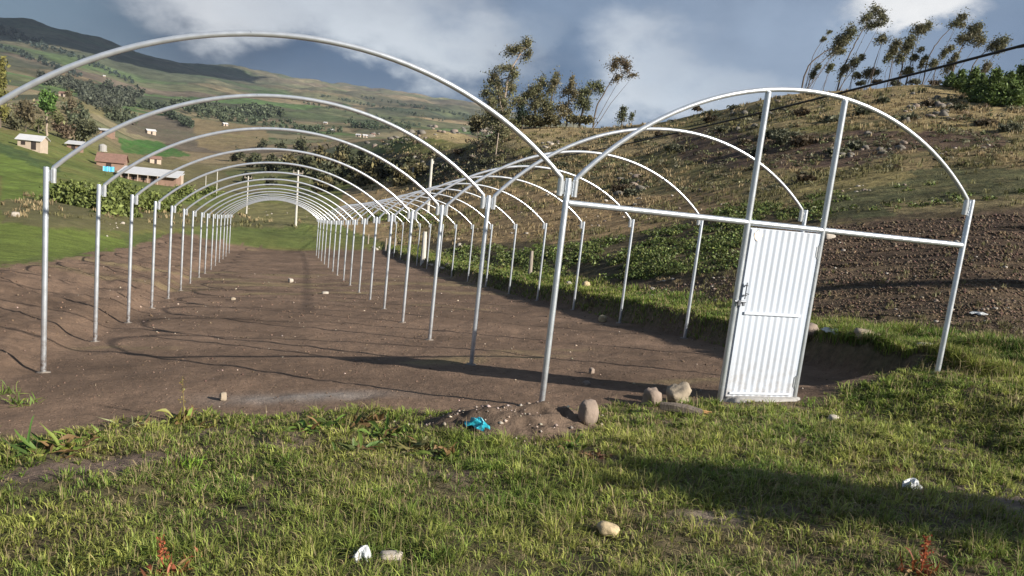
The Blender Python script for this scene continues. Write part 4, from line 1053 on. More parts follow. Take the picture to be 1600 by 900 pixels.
mb = MB().tube([g+np.array([0, 0, z]) for z in (1.9, 1.95, 2.2, 3.3, 3.6, 3.75)], [.9, 1.0, 1.0, 1.0, .6, .2], 14); t.part('tank_body', mb.V, mb.F, M_CONC)
mb = MB().tube([g+np.array([0, 0, z]) for z in (1.78, 1.895)], [1.15, 1.15], 12); t.part('platform', mb.V, mb.F, M_POLE)

# ------------------------------------------------------------------ poles, cable, fence posts
def pole(name, label, base, top, rad, mat, cat='pole', group=None, extra=None, depth=None):
    g = ground(*base) if depth is None else at_depth(base[0], base[1], depth)
    if depth is not None: g[2] = gz(g[0], g[1])
    dep = (g-CAM)@_F; tpnt = at_depth(top[0], top[1], dep)
    t = Thing(name, g, label, cat, group)
    mb = MB().tube([g-np.array([0, 0, .5]), g*.5+tpnt*.5, tpnt], [rad, rad*.9, rad*.75], 10); t.part('shaft', mb.V, mb.F, mat)
    if extra: extra(t, tpnt)
    return t, tpnt
def cap(t, p):
    mb = MB().box(p-np.array([0, 0, .25]), (.9, .08, .1)).tube([p+np.array([-.4, 0, -.2]), p+np.array([-.4, 0, .0])], .05, 6).tube([p+np.array([.4, 0, -.2]), p+np.array([.4, 0, 0])], .05, 6)
    t.part('crossarm', mb.V, mb.F, M_POST)
def cap2(t, p):
    mb = MB().box(p+np.array([.12, 0, -.35]), (.22, .16, .3)); t.part('insulator_box', mb.V, mb.F, M_POLE)
utility, utop = pole('utility_pole', 'thick pale utility pole standing in the brown field beyond the hoops', (668, 336), (675, 248), .17, M_POLE, group='utility poles', extra=cap2)
pole('utility_pole', 'slim white pole seen through the arches, right of centre', (462, 353), (466, 266), .11, M_POLE, group='utility poles', extra=cap)
pole('utility_pole', 'slim white pole seen through the arches, left of the taller one', (385, 334), (388, 275), .10, M_POLE, group='utility poles', extra=cap)
pole('utility_pole', 'short thin white pole near the shrub right of the long shed', (338, 307), (340, 264), .09, M_POLE, group='utility poles')
pole('utility_pole', 'shorter of the two thin poles right of the long shed', (321, 300), (322, 270), .08, M_POLE, group='utility poles')
pole('utility_pole', 'short leaning pole on the dark slope left of the utility pole', (644, 282), (646, 262), .10, M_POLE, group='utility poles')
pole('utility_pole', 'thin pole under the tall eucalyptus on the middle hill', (774, 246), (779, 208), .09, M_BARK, group='utility poles')
# overhead cable from the utility pole to beyond the right picture edge
B = at_depth(1700, 44, 10.3); pts = []
for i in range(61):
    u = i/60; u = 1-(1-u)**2.0
    q = utop*(1-u)+B*u; q = q.copy(); q[2] -= 1.15*4*u*(1-u)
    pts.append(q)
mb = MB(); mb.tube(pts, .021, 6)
b2 = []
for i in range(0, 61):
    u = i/60; u = 1-(1-u)**2.0; q = utop*(1-u)+B*u; q = q.copy(); q[2] -= 1.15*4*u*(1-u)+.006
    a = u*420; b2.append(q+np.array([.014*cos(a), .014*sin(a), .014*sin(a*1.3)]))
mb.tube(b2, .010, 5)
cb = Thing('overhead_cable', pts[0], 'black overhead cable sloping down across the right hill', 'cable'); cb.part('cable', mb.V, mb.F, M_CABLE)
FG = 'fence posts along the right side of the plot'
fp = [('short weathered wooden fence post at the edge of the green crop', (828, 432), (831, 392), .075, M_POST), ('thick pale fence post with a dark stake beside it', (661, 408), (664, 362), .14, M_POLE), ('crooked dark stake tied to the thick pale fence post', (667, 413), (670, 358), .05, M_BARKD),
      ('thin tan stake left of the thick pale post', (602, 394), (604, 372), .06, M_POST), ('thin tan stake at the far end of the fence', (575, 381), (576, 366), .06, M_POST), ('short stub post between thick pale post and tan stake', (637, 392), (639, 380), .05, M_POST),
      ('low leaning stub post near the far right hoop legs', (618, 384), (619, 371), .05, M_POST)]
for lab, b, tp_, r_, mt in fp: pole('fence_post', lab, b, tp_, r_, mt, 'fence post', FG)

# ------------------------------------------------------------------ spoil mound by the centre post
MC = np.array([-.50, -.62]); MRX, MRY, MHT = .92, .56, .165
def mound_h(x, y):
    u = (x-MC[0])/MRX; v = (y-MC[1])/MRY
    r = np.hypot(u, v)+.16*fbm(x*2.3, y*2.3, 3, 90)
    return MHT*ss(1.0, .25, r)+ss(1, .6, r)*(.05*fbm(x*5, y*5, 3, 92)+.03*fbm(x*14, y*14, 2, 93))-.012*ss(.9, 1.1, r)
n_ = 90
gx = np.linspace(MC[0]-1.35, MC[0]+1.35, n_); gy = np.linspace(MC[1]-.85, MC[1]+.85, 64)
GX, GY = np.meshgrid(gx, gy, indexing='ij')
GZ = H(GX, GY)+mound_h(GX, GY)-.004
rr = np.hypot((GX-MC[0])/1.35, (GY-MC[1])/.85); GZ -= ss(.8, 1.0, rr)*.06
idx = np.arange(n_*64).reshape(n_, 64)
q = np.stack([idx[:-1, :-1], idx[1:, :-1], idx[1:, 1:], idx[:-1, 1:]], -1).reshape(-1, 4)
q = q[(rr.ravel()[q].max(1) < .99)]
nn_ = fbm(GX*3, GY*3, 4, 95)
mc = np.array([.135, .098, .074])*(1+.35*nn_[..., None])
mo = put('soil_mound', make_mesh('soil_mound', np.stack([GX, GY, GZ], -1).reshape(-1, 3), q, M_DIRT, mc.reshape(-1, 3), True))
tag(mo, 'low mound of dark dug soil in front of the centre post', 'mound')
def surf(x, y):
    return float(H(x, y)+max(0.0, float(mound_h(np.array(x), np.array(y)))))

# ------------------------------------------------------------------ rocks and rubbish
import bmesh
def rock_mesh(name, size, mat, seed, sub=3, rough=.22, box=0.0):
    bm = bmesh.new(); bmesh.ops.create_icosphere(bm, subdivisions=sub, radius=1.0)
    from mathutils import noise as mn
    off = Vector((seed*3.17, seed*1.31, seed*2.7))
    for v in bm.verts:
        p = v.co.copy()
        if box:
            m_ = max(abs(p.x), abs(p.y), abs(p.z)); p = p.lerp(p/m_*.82, box)
        k = 1+rough*mn.noise(p*1.1+off)+rough*.5*mn.noise(p*2.6+off)+rough*.2*mn.noise(p*6+off)
        v.co = Vector((p.x*size[0]*k, p.y*size[1]*k, p.z*size[2]*k))
    me = bpy.data.meshes.new(name); bm.to_mesh(me); bm.free()
    me.polygons.foreach_set('use_smooth', np.ones(len(me.polygons), bool))
    me.materials.append(mat); return me
def rock(name, label, cat, px, py, size, mat, seed, rot=(0, 0, 0), sink=.25, box=.25, rough=.25, group=None):
    g = ground(px, py)
    g[2] = surf(g[0], g[1])
    # keep the picture position when the thing sits on the mound
    v = ray(px, py); t_ = (g[2]-CAM[2])/v[2]; g = CAM+v*t_; g[2] = surf(g[0], g[1])
    o = put(name, rock_mesh(name, size, mat, seed, 3, rough, box), g+np.array([0, 0, size[2]*(1-2*sink)*.9]))
    o.rotation_euler = rot
    return tag(o, label, cat, group)
rock('boulder', 'upright pinkish egg-shaped boulder right of the soil mound', 'rock', 918, 660, (.088, .075, .128), M_ROCKP, 1, (0, radians(-8), .3), .12, .4, .28)
rock('boulder', 'pointed grey-brown stone, left of the pair before the door', 'rock', 1016, 633, (.095, .08, .12), M_ROCKP, 2, (0, radians(-14), .5), .15, .55, .45)
rock('boulder', 'tan angular stone, right of the pair before the door', 'rock', 1058, 629, (.13, .10, .115), M_ROCKT, 3, (0, radians(-22), .2), .15, .65, .45)
rock('stone', 'small upright tan stone on bare soil near the grass edge', 'rock', 348, 626, (.035, .03, .05), M_ROCKT, 4, (0, 0, .4), .05, .5)
rock('stone', 'cream stone on the shaded soil below the right bank', 'rock', 941, 502, (.11, .09, .085), M_ROCKY, 5, (0, 0, .7), .15, .4)
rock('stone', 'yellowish stone lying in the foreground grass', 'rock', 949, 836, (.062, .045, .038), M_ROCKY, 6, (0, .1, -.3), .0, .45)
rock('boulder', 'long tan stone on the right bank behind the door', 'rock', 1354, 531, (.20, .11, .085), M_ROCKT, 7, (0, .1, -.4), .15, .5)
rock('boulder', 'reddish boulder half hidden behind the right door jamb', 'rock', 1262, 524, (.15, .13, .12), M_ROCKP, 8, (0, 0, .3), .15, .3)
rock('stone', 'flat pale stone in grass by the right end post', 'rock', 1446, 543, (.13, .09, .045), M_ROCKW, 9, (0, 0, .2), .2, .4)
rock('stone', 'pale round stone on the bank just right of the door', 'rock', 1302, 508, (.09, .08, .06), M_ROCKW, 10, (0, 0, .9), .2, .3)
rock('stone', 'cream block on the grass strip left of the centre hoops', 'rock', 915, 448, (.12, .10, .10), M_ROCKY, 11, (0, 0, .4), .15, .5)
rock('stone', 'smaller cream block beside it on the grass strip', 'rock', 889, 446, (.09, .08, .075), M_ROCKW, 12, (0, 0, .1), .15, .5)
rock('stone', 'half buried brown stone in the door shadow', 'rock', 916, 601, (.045, .04, .035), M_ROCKP, 13, (0, 0, 0), .3, .3)
rock('stone', 'small brown stone standing in the soil above the door shadow', 'rock', 924, 583, (.04, .03, .045), M_ROCKP, 14, (0, 0, .5), .15, .5)
rock('stone', 'pale stone in the dry soil right of the door foot', 'rock', 1301, 657, (.055, .045, .035), M_ROCKW, 15, (0, 0, .5), .15, .4)
rock('stone', 'pale lump in the tunnel beside the straw patch', 'rock', 364, 469, (.07, .06, .05), M_ROCKT, 16, (0, 0, .2), .2, .4)
rock('stone', 'white lump in the tunnel right of the straw patch', 'rock', 508, 459, (.11, .08, .05), M_ROCKW, 17, (0, 0, .2), .2, .4)
rock('stone', 'pale block in the tunnel left of the far centre posts', 'rock', 454, 441, (.09, .08, .09), M_ROCKW, 18, (0, 0, .5), .15, .5)
rock('stone', 'long pinkish stone half sunk in the foreground grass', 'rock', 612, 874, (.062, .028, .022), M_ROCKW, 19, (0, 0, -.1), .0, .4)
rock('stone', 'white block standing out at the left edge of the field', 'rock', 24, 338, (.20, .16, .15), M_ROCKW, 20, (0, 0, .2), .2, .5)
rock('stone', 'round white stone in the left field between posts', 'rock', 192, 350, (.12, .11, .09), M_ROCKW, 21, (0, 0, .2), .2, .3)
rock('stone', 'large white stone above the crossbar right of the door', 'rock', 1294, 373, (.20, .13, .11), M_ROCKW, 22, (0, .1, .1), .2, .4)
rock('stone', 'round white ball-like stone at the top edge of the crop', 'rock', 718, 387, (.17, .17, .16), M_ROCKW, 23, (0, 0, 0), .1, .1, .08)
def scrap(name, label, px, py, size, mat, seed, cat='plastic bag'):
    g = ground(px, py); g[2] = surf(g[0], g[1]); v = ray(px, py); g = CAM+v*((g[2]-CAM[2])/v[2]); g[2] = surf(g[0], g[1])
    r = np.random.default_rng(seed); n, m = 15, 11; V = []
    for i in range(n):
        for j in range(m):
            u, w = i/(n-1)-.5, j/(m-1)-.5
            x = size[0]*(u*2+.35*sin(9*w+seed)+.1*r.normal()*.4); y = size[1]*(w*2+.3*sin(8*u+2*seed))
            z = size[2]*(max(0, 1-(abs(u)*2)**2.2)*max(0, 1-(abs(w)*2)**2.2)*1.1+.45*abs(sin(7*u+4*w+seed))+.12*r.random())
            V.append((x, y, z+.004))
    Fc = [(i*m+j, (i+1)*m+j, (i+1)*m+j+1, i*m+j+1) for i in range(n-1) for j in range(m-1)]
    k = len(V); V += [(a, b, max(-.004, c-.006)) for a, b, c in V]; Fc += [(k+f_[3], k+f_[2], k+f_[1], k+f_[0]) for f_ in Fc]
    o = put(name, make_mesh(name, V, Fc, mat), g); o.rotation_euler = (0, 0, seed*.7)
    tag(o, label, cat)
scrap('plastic_bag', 'crumpled turquoise plastic bag on the soil mound', 746, 664, (.085, .055, .055), M_BAGB, 3)
scrap('plastic_bag', 'crumpled white plastic bag lying in the grass at the right', 1424, 764, (.065, .042, .042), M_BAGW, 5)
scrap('plastic_scrap', 'clear pale plastic scrap in the bottom foreground grass', 566, 872, (.042, .036, .036), M_BAGW, 2)
scrap('plastic_bag', 'white plastic bag on the bank right of the door', 1300, 521, (.13, .06, .05), M_BAGW, 7)
scrap('plastic_scrap', 'flat white scrap on the plowed soil far right', 1530, 492, (.11, .05, .03), M_BAGW, 8)
# broken log
g = ground(1092, 652); ang = radians(150)
t = Thing('broken_log', g, 'short broken log with an orange splintered end before the door', 'log')
d_ = np.array([cos(ang), sin(ang), .0]); pts = [g+d_*(-.02)+np.array([0, 0, .03]), g+d_*.12+np.array([0, 0, .045]), g+d_*.26+np.array([.01, 0, .05]), g+d_*.38+np.array([.02, 0, .04])]
mb = MB().tube(pts, [.055, .062, .055, .04], 9)
mb.V = [tuple(np.array(v)+.012*np.array([sin(v[0]*60), sin(v[1]*71), sin(v[2]*90)])) for v in mb.V]
t.part('log_body', mb.V, mb.F, M_LOG)
mb = MB()
for k in range(7):
    a = k*.9; o_ = np.array([0, 0, .03])+.032*np.array([-sin(ang)*cos(a), cos(ang)*cos(a), sin(a)])
    mb.tube([g+o_+d_*.03, g+o_*1.1-d_*(.05+.03*(k % 3))], [.018, .004], 5)
t.part('splintered_end', mb.V, mb.F, M_LOGE)['kind'] = 'stuff'

# many small stones: shared meshes, each stone an object
st_me = [rock_mesh('stone', (.5, .42, .34), mt, 40+i, 1, .4, .3) for i, mt in enumerate((M_ROCKW, M_ROCKT, M_ROCKW, M_ROCKP))]
rk_me = [rock_mesh('hill_rock', (.5, .42, .36), mt, 60+i, 2, .5, .35) for i, mt in enumerate((M_ROCKG, M_ROCKG, M_ROCKG, M_ROCKP))]
def strew(name, meshes, label, group, polys, n, px_size, seed, cat='rock', sq=1.0):
    r = np.random.default_rng(seed)
    pts = np.concatenate([rand_in(p, max(1, n//len(polys)), r) for p in polys])
    g, D = ground_many(pts[:, 0], pts[:, 1], start=4.0)
    for q, d in zip(g, D):
        o = bpy.data.objects.new(name, meshes[int(r.integers(0, len(meshes)))]); COLL.objects.link(o)
        s = d/F_PX*px_size*r.uniform(.5, 1.35)
        o.scale = (s*r.uniform(.8, 1.3), s*r.uniform(.8, 1.3), s*sq*r.uniform(.7, 1.1)); o.rotation_euler = (r.uniform(-.3, .3), r.uniform(-.3, .3), r.uniform(0, 6.3))
        o.location = (q[0], q[1], q[2]+.10*s); tag(o, label, cat, group)
strew('stone', st_me, 'small pale stone scattered on the dark plowed field at the right', 'pale stones on the plowed field', [[(1300, 370), (1590, 350), (1590, 520), (1280, 500)], [(1010, 440), (1140, 430), (1120, 470), (1020, 470)]], 80, 6.0, 601)
strew('stone', st_me, 'pale stone scattered on the brown meadow beyond the hoops', 'pale stones on the brown meadow', [[(720, 300), (1140, 290), (1150, 330), (900, 365), (700, 375)]], 46, 6.5, 602)
strew('hill_rock', rk_me, 'grey rock in the scrub high on the right hillside', 'grey rocks on the right hillside', [[(1160, 150), (1250, 150), (1230, 200), (1120, 215)], [(1390, 145), (1480, 150), (1500, 190), (1420, 200)], [(1300, 205), (1420, 215), (1400, 250), (1290, 245)]], 60, 10, 603)
strew('hill_rock', rk_me, 'grey rock in the broken ledges left of the middle hill', 'grey rocks on the broken ledges', [[(575, 212), (660, 202), (700, 205), (650, 222), (570, 240)], [(655, 196), (760, 200), (780, 214), (680, 208)], [(640, 246), (740, 246), (700, 268), (640, 270)]], 66, 10, 604)
strew('hill_rock', rk_me, 'grey rock in the cluster above the crossbar, centre of the meadow', 'grey rocks above the crossbar', [[(950, 270), (1010, 270), (1015, 308), (965, 312)]], 12, 14, 605)
strew('stone', st_me, 'pale stone on the pink rubble ledge under the eucalyptus group', 'pale stones on the rubble ledge', [[(848, 222), (872, 218), (874, 230), (850, 234)], [(930, 182), (960, 184), (955, 194), (925, 192)]], 22, 7, 606)
strew('stone', st_me, 'pale stone on the bank beside the far right hoop legs', 'pale stones on the far bank', [[(566, 382), (610, 390), (640, 402), (600, 398)], [(660, 412), (735, 415), (735, 424), (670, 424)]], 22, 8, 607)
strew('stone', st_me, 'pale stone along the upper edge of the dark slope at the right', 'pale stones on the dark slope edge', [[(1310, 290), (1440, 285), (1430, 300), (1310, 302)], [(1460, 232), (1560, 225), (1560, 235), (1470, 244)]], 30, 6, 608)
strew('stone', st_me, 'pale stone in the left field seen between the hoops', 'pale stones in the left field', [[(160, 345), (190, 350), (190, 372), (160, 370)], [(300, 296), (330, 300), (320, 312), (300, 308)], [(380, 325), (500, 335), (500, 345), (400, 335)]], 26, 3, 609)
# pebbles of the mound and of the soil
def pebbles(name, label, pts, sizes, mat_cols, mat):
    base = np.array([(1, 0, 0), (-1, 0, 0), (0, 1, 0), (0, -1, 0), (0, 0, 1), (0, 0, -1)], float)
    tri = np.array([(0, 2, 4), (2, 1, 4), (1, 3, 4), (3, 0, 4), (2, 0, 5), (1, 2, 5), (3, 1, 5), (0, 3, 5)])
    n = len(pts); a = rng.random(n)*6.28
    B_ = base[None]*(np.array([1, .8, .62])*rng.uniform(.7, 1.3, (n, 6, 3)))*np.asarray(sizes)[:, None, None]
    ca, sa = np.cos(a)[:, None], np.sin(a)[:, None]
    V = np.stack([B_[..., 0]*ca-B_[..., 1]*sa, B_[..., 0]*sa+B_[..., 1]*ca, B_[..., 2]], -1)+pts[:, None]
    Fq = (tri[None]+np.arange(n)[:, None, None]*6).reshape(-1, 3)
    o = put(name, make_mesh(name, V.reshape(-1, 3), Fq, mat, np.repeat(mat_cols, 6, 0)))
    return tag(o, label, 'gravel', kind='stuff')
M_PEB = terrain_mat('pebble_surface', (8.0, 40.0), (.2, .2), 40, .01, .4)
n = 150
x = MC[0]+rng.normal(size=n)*.55; y = MC[1]-.12+rng.normal(size=n)*.30
z = np.array([surf(a, b) for a, b in zip(x, y)])
pebbles('pebbles', 'pale pebbles strewn over the soil mound', np.stack([x, y, z+.004], 1), .006+.022*rng.random(n)**2.5, vary((.36, .30, .26), n, .25, .05), M_PEB)
n = 9000
r_ = np.random.default_rng(11)
u = r_.random(n*3); rad = 5.5*np.exp(u*math.log(34/5.5)); a = YAW+r_.uniform(-.80, .80, n*3)
x = CAM[0]+rad*np.sin(a); y = CAM[1]+rad*np.cos(a)
k = (dirt_mask(x, y) > .0); x, y, rad = x[k][:n], y[k][:n], rad[k][:n]
z = H(x, y)
sz = (.003+.017*r_.random(len(x))**3.5)*np.clip(rad/9, .7, 2.2)
pebbles('soil_clods', 'loose brown clods on the dug soil', np.stack([x, y, z], 1), sz, vary((.140, .097, .071), len(x), .25, .04), M_PEB)
n = 200; k = r_.integers(0, len(x), n)
pebbles('soil_pebbles', 'tiny pale pebbles on the dug soil', np.stack([x[k]+.05, y[k], H(x[k]+.05, y[k])+.002], 1), (.005+.012*r_.random(n)**2)*np.clip(rad[k]/8, .8, 2.5), vary((.42, .34, .28), n, .25, .05), M_PEB)
# clods on the plowed field
pts = rand_in([(1000, 450), (1180, 430), (1180, 365), (1340, 350), (1640, 330), (1640, 540), (1300, 510), (1010, 480)], 9000, r_)
g, D = ground_many(pts[:, 0], pts[:, 1], start=6.0, ns=260)
pebbles('field_clods', 'rough clods of the plowed field', g, D/F_PX*2.3*r_.uniform(.4, 1.5, len(D)), vary((.122, .088, .063), len(D), .35, .06), M_PEB)

# ------------------------------------------------------------------ grass
def blades(P, h, w, cols, lean=.45, r=None, tipc=1.15, az=None, ln=None):
    r = r or rng
    n = len(P); an = r.random(n)*2*pi if az is None else az; ln = np.abs(r.normal(size=n))*lean if ln is None else ln
    d = np.stack([np.cos(an), np.sin(an), np.zeros(n)], 1); s = np.stack([-np.sin(an+r.normal(size=n)*.6), np.cos(an), np.zeros(n)], 1)
    h = np.asarray(h)[:, None]; w = np.asarray(w)[:, None]; ln = ln[:, None]
    up = np.array([0, 0, 1.0])
    m = P+up*h*.55+d*h*ln*.35; t = P+up*h*np.clip(1-.25*ln**2, .35, 1)+d*h*ln*1.0
    V = np.stack([P-s*w/2-up*.01, P+s*w/2-up*.01, m-s*w*.38, m+s*w*.38, t], 1).reshape(-1, 3)
    k = np.arange(n)[:, None]*5
    Fq = np.concatenate([k+np.array([0, 1, 3]), k+np.array([0, 3, 2]), k+np.array([2, 3, 4])], 1).reshape(-1, 3)
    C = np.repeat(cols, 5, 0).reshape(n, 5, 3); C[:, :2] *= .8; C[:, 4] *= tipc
    return V, Fq, np.clip(C.reshape(-1, 3), 0, .9)
def grass_cols(x, y, r, dry):
    n = len(x)
    g1 = np.array([.115, .190, .032]); g2 = np.array([.235, .26, .06]); st = np.array([.36, .29, .15]); dk = np.array([.05, .085, .022])
    t = np.clip(.5+.9*fbm(x*1.3, y*1.3, 3, 111)+.25*r.normal(size=n), 0, 1)[:, None]
    c = g1*(1-t)+g2*t
    dm = (fbm(x*2.1, y*2.1, 3, 113) < -.22)[:, None]; c = np.where(dm, c*.55+dk*.45, c)
    isdry = (r.random(n) < dry)[:, None]; c = np.where(isdry, st*r.uniform(.6, 1.1, (n, 1)), c)
    return np.clip(c*np.clip(1+.22*r.normal(size=(n, 1)), .5, 1.7), .01, .8)
_wp = [(62, 706), (102, 704), (132, 690), (288, 660), (478, 672), (532, 668), (575, 664), (612, 682), (650, 704), (700, 716), (560, 704), (895, 700), (925, 716)]
_wg = [ground(*q) for q in _wp]
r_ = np.random.default_rng(21)
def grass_prob(x, y):
    cl = fbm(x*1.6, y*1.6, 4, 101)+.5*fbm(x*5.5, y*5.5, 2, 103)
    edge = ss(.12, -.30, dirt_mask(x, y))
    mo_ = np.hypot((x-MC[0])/(MRX*.95), (y-MC[1])/(MRY*.9))
    bare = np.exp(-((x-2.1)/.8)**2-((y+3.35)/.45)**2)+.8*np.exp(-((x-.1)/.4)**2-((y+3.1)/.18)**2)+.6*np.exp(-((x-.6)/.9)**2-((y+1.9)/.2)**2)+BARE(x, y)
    pr = ss(-.95, -.1, cl)*edge*np.clip(1-.85*bare, .08, 1)*ss(.8, 1.05, mo_)
    pr = pr*np.where((x > 1.75) & (x < 3.1) & (y > -.45), .15, 1)
    for g_ in _wg: pr = pr*(1-.95*np.exp(-((x-g_[0])/.17)**2-((y-g_[1]+.06)/.18)**2))
    pr = pr*np.where((y > front_y(x)-.9) & (x > -4) & (x < 4), .7, 1)
    return np.where((y < front_y(x)+.6) & (x < 8), pr, 0), cl
# tufts: blades fan out from each tuft's centre
n = 37000
a = YAW+r_.uniform(-.80, .80, n); rad = np.sqrt(r_.uniform(1.7**2, 10.5**2, n))
x = CAM[0]+rad*np.sin(a); y = CAM[1]+rad*np.cos(a)
pr, cl = grass_prob(x, y); k = r_.random(n) < pr
x, y, cl, rad = x[k], y[k], cl[k], rad[k]
big = np.clip(r_.lognormal(-.1, .45, len(x))*(.65+.55*ss(-.3, .6, cl)), .35, 2.3)
nb_ = np.clip((11*big+4)*r_.uniform(.7, 1.3, len(x)), 5, 40).astype(int)
tid = np.repeat(np.arange(len(x)), nb_); m_ = len(tid)
tan_ = r_.random(m_)*2*pi; tr_ = np.abs(r_.normal(size=m_))*.022*big[tid]
bx = x[tid]+np.cos(tan_)*tr_; by = y[tid]+np.sin(tan_)*tr_; bz = H(bx, by)
h = (.041*big[tid]**.8+.010)*r_.uniform(.45, 1.35, m_)
tc_ = r_.random(len(x)); tone = np.clip(r_.normal(1.0, .22, len(x)), .5, 1.6)
yel = np.clip(.56+.8*fbm(x*1.1, y*1.1, 3, 111)+.25*r_.normal(size=len(x)), 0, 1)
dryt = np.clip(.16+.5*fbm(x*.9, y*.9, 3, 107)+.12*r_.normal(size=len(x)), .05, .75)
cols = (np.array([.13, .20, .037])*(1-yel[tid, None])+np.array([.31, .325, .08])*yel[tid, None])*tone[tid, None]*np.clip(1+.18*r_.normal(size=(m_, 1)), .5, 1.6)
isd = r_.random(m_) < dryt[tid]
cols[isd] = np.array([.36, .29, .155])*r_.uniform(.55, 1.1, (isd.sum(), 1))
stalk = r_.random(m_) < .018; h = np.where(stalk, h*1.5+.05, h); cols[stalk] = np.array([.40, .32, .18])
w = np.where(stalk, .0026, .0040+.0030*r_.random(m_))*np.clip(rad[tid]/4.5, .9, 2.0)
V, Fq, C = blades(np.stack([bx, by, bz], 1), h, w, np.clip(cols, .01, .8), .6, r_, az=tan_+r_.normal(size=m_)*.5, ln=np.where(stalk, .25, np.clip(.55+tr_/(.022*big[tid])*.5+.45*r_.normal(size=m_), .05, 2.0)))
NG = m_
# a short thin underlayer between the tufts
n = 165000
a = YAW+r_.uniform(-.80, .80, n); rad = np.sqrt(r_.uniform(1.7**2, 10.5**2, n))
x = CAM[0]+rad*np.sin(a); y = CAM[1]+rad*np.cos(a)
pr, cl = grass_prob(x, y); k = r_.random(n) < pr*.85
x, y, rad = x[k], y[k], rad[k]
cols = grass_cols(x, y, r_, .38)*.95
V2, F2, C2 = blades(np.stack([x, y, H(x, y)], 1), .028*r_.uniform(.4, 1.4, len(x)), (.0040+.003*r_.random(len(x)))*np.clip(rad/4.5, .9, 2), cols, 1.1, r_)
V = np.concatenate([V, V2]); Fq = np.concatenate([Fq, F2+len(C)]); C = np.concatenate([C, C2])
tag(put('grass', make_mesh('grass', V, Fq, M_GRASS, C)), 'tufted green and straw pasture grass covering the foreground', 'grass', kind='stuff')
# bank grass on the right and along the plot
n = 75000
y = np.exp(r_.random(n)*math.log(48/1.0))-1.6+r_.random(n)*.4; x = 4.72+r_.random(n)**1.1*(1.2+.8*r_.random(n))
x2 = x+np.where(y < 3, .2, 0); k = (dirt_mask(x2, y) < .16) & ((x2 > 4.95) | (r_.random(n) < .55))
x, y = x2[k], y[k]; z = H(x, y); rad = np.hypot(x-CAM[0], y-CAM[1])
h = (.06+.12*ss(-.2, .5, fbm(x*1.7, y*1.7, 3, 121)))*r_.uniform(.5, 1.3, len(x))
cols = grass_cols(x, y, r_, .22)
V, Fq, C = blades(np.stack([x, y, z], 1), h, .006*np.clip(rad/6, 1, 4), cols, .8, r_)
tag(put('bank_grass', make_mesh('bank_grass', V, Fq, M_GRASS, C)), 'long grass hanging over the cut bank on the right', 'grass', kind='stuff')
# tussocks on the hillside and in the left field
pts = np.concatenate([rand_in([(560, 300), (620, 215), (800, 190), (1000, 195), (1250, 140), (1620, 140), (1620, 320), (1180, 345), (900, 378), (620, 382)], 7000, r_), rand_in([(0, 300), (480, 345), (480, 360), (0, 340)], 300, r_), rand_in([(1000, 440), (1620, 330), (1620, 545), (1000, 482)], 1500, r_)])
for _pl in ([(1050, 212), (1100, 200), (1190, 212), (1330, 205), (1560, 205), (1580, 228), (1420, 236), (1330, 262), (1180, 268), (1060, 250)], [(1180, 362), (1320, 350), (1700, 318), (1700, 510), (1170, 480)], [(1250, 296), (1430, 262), (1600, 262), (1700, 290), (1600, 318), (1300, 345)]):
    pts = pts[~(inpoly(pts[:, 0], pts[:, 1], _pl) & (r_.random(len(pts)) < .9))]
pts = pts[(fbm(pts[:, 0]/60, pts[:, 1]/18, 3, 140) > -.12) | (r_.random(len(pts)) < .25)]
g, D = ground_many(pts[:, 0], pts[:, 1], start=8.0, ns=300)
m_ = 7
P = np.repeat(g, m_, 0)+r_.normal(size=(len(g)*m_, 3))*np.array([1, 1, 0])*(np.repeat(D, m_)/F_PX*2.2)[:, None]
P[:, 2] = H(P[:, 0], P[:, 1]); Dm = np.repeat(D, m_)
olv = (fbm(P[:, 0]*.08, P[:, 1]*.08, 3, 131) > .02)[:, None]
cols = np.where(olv, np.array([.20, .185, .085]), np.array([.34, .265, .15]))*np.repeat(r_.uniform(.5, 1.35, (len(g), 1)), m_, 0)
V, Fq, C = blades(P, np.clip(Dm/F_PX*r_.uniform(3, 7, len(P)), .05, .45), Dm/F_PX*1.4, cols, .6, r_)
tag(put('dry_tussocks', make_mesh('dry_tussocks', V, Fq, M_GRASS, C)), 'dry grass tussocks on the hillside and fields', 'grass', kind='stuff')
# crops: leafy plants in the field beyond the right hoops
pts = np.concatenate([rand_in([(690, 388), (900, 384), (1060, 356), (1168, 345), (1168, 425), (1000, 438), (840, 440), (700, 420)], 1500, r_),
                      rand_in([(1110, 322), (1290, 318), (1290, 346), (1110, 346)], 260, r_), rand_in([(1255, 305), (1600, 275), (1600, 312), (1260, 338)], 90, r_), rand_in([(540, 318), (690, 338), (690, 352), (560, 345)], 160, r_)])
g, D = ground_many(pts[:, 0], pts[:, 1], start=8.0, ns=300)
dens = vn(g[:, 0]*.35, g[:, 1]*.35, 5)+.35*np.sin((g[:, 0]*.35+g[:, 1])*2*pi/1.1)
k = (dens > .42); g, D = g[k], D[k]
m_ = 26
P = np.repeat(g, m_, 0); Dm = np.repeat(D, m_)
spread = np.clip(Dm/F_PX*4.2, .10, .32)
P = P+r_.normal(size=P.shape)*np.stack([spread, spread, spread*.45], 1); P[:, 2] += spread*.65
cols = vary((.125, .155, .048), len(P), .35, .08)*np.repeat(r_.uniform(.65, 1.25, (len(g), 1)), m_, 0)
V, Fq, C = cards(P, np.clip(Dm/F_PX*3.0, .05, .16), cols, .3, 1.5, r_)
tag(put('leafy_crop', make_mesh('leafy_crop', V, Fq, M_WEED, C)), 'leafy green crop plants in the dark field beyond the hoops', 'crop', kind='stuff')
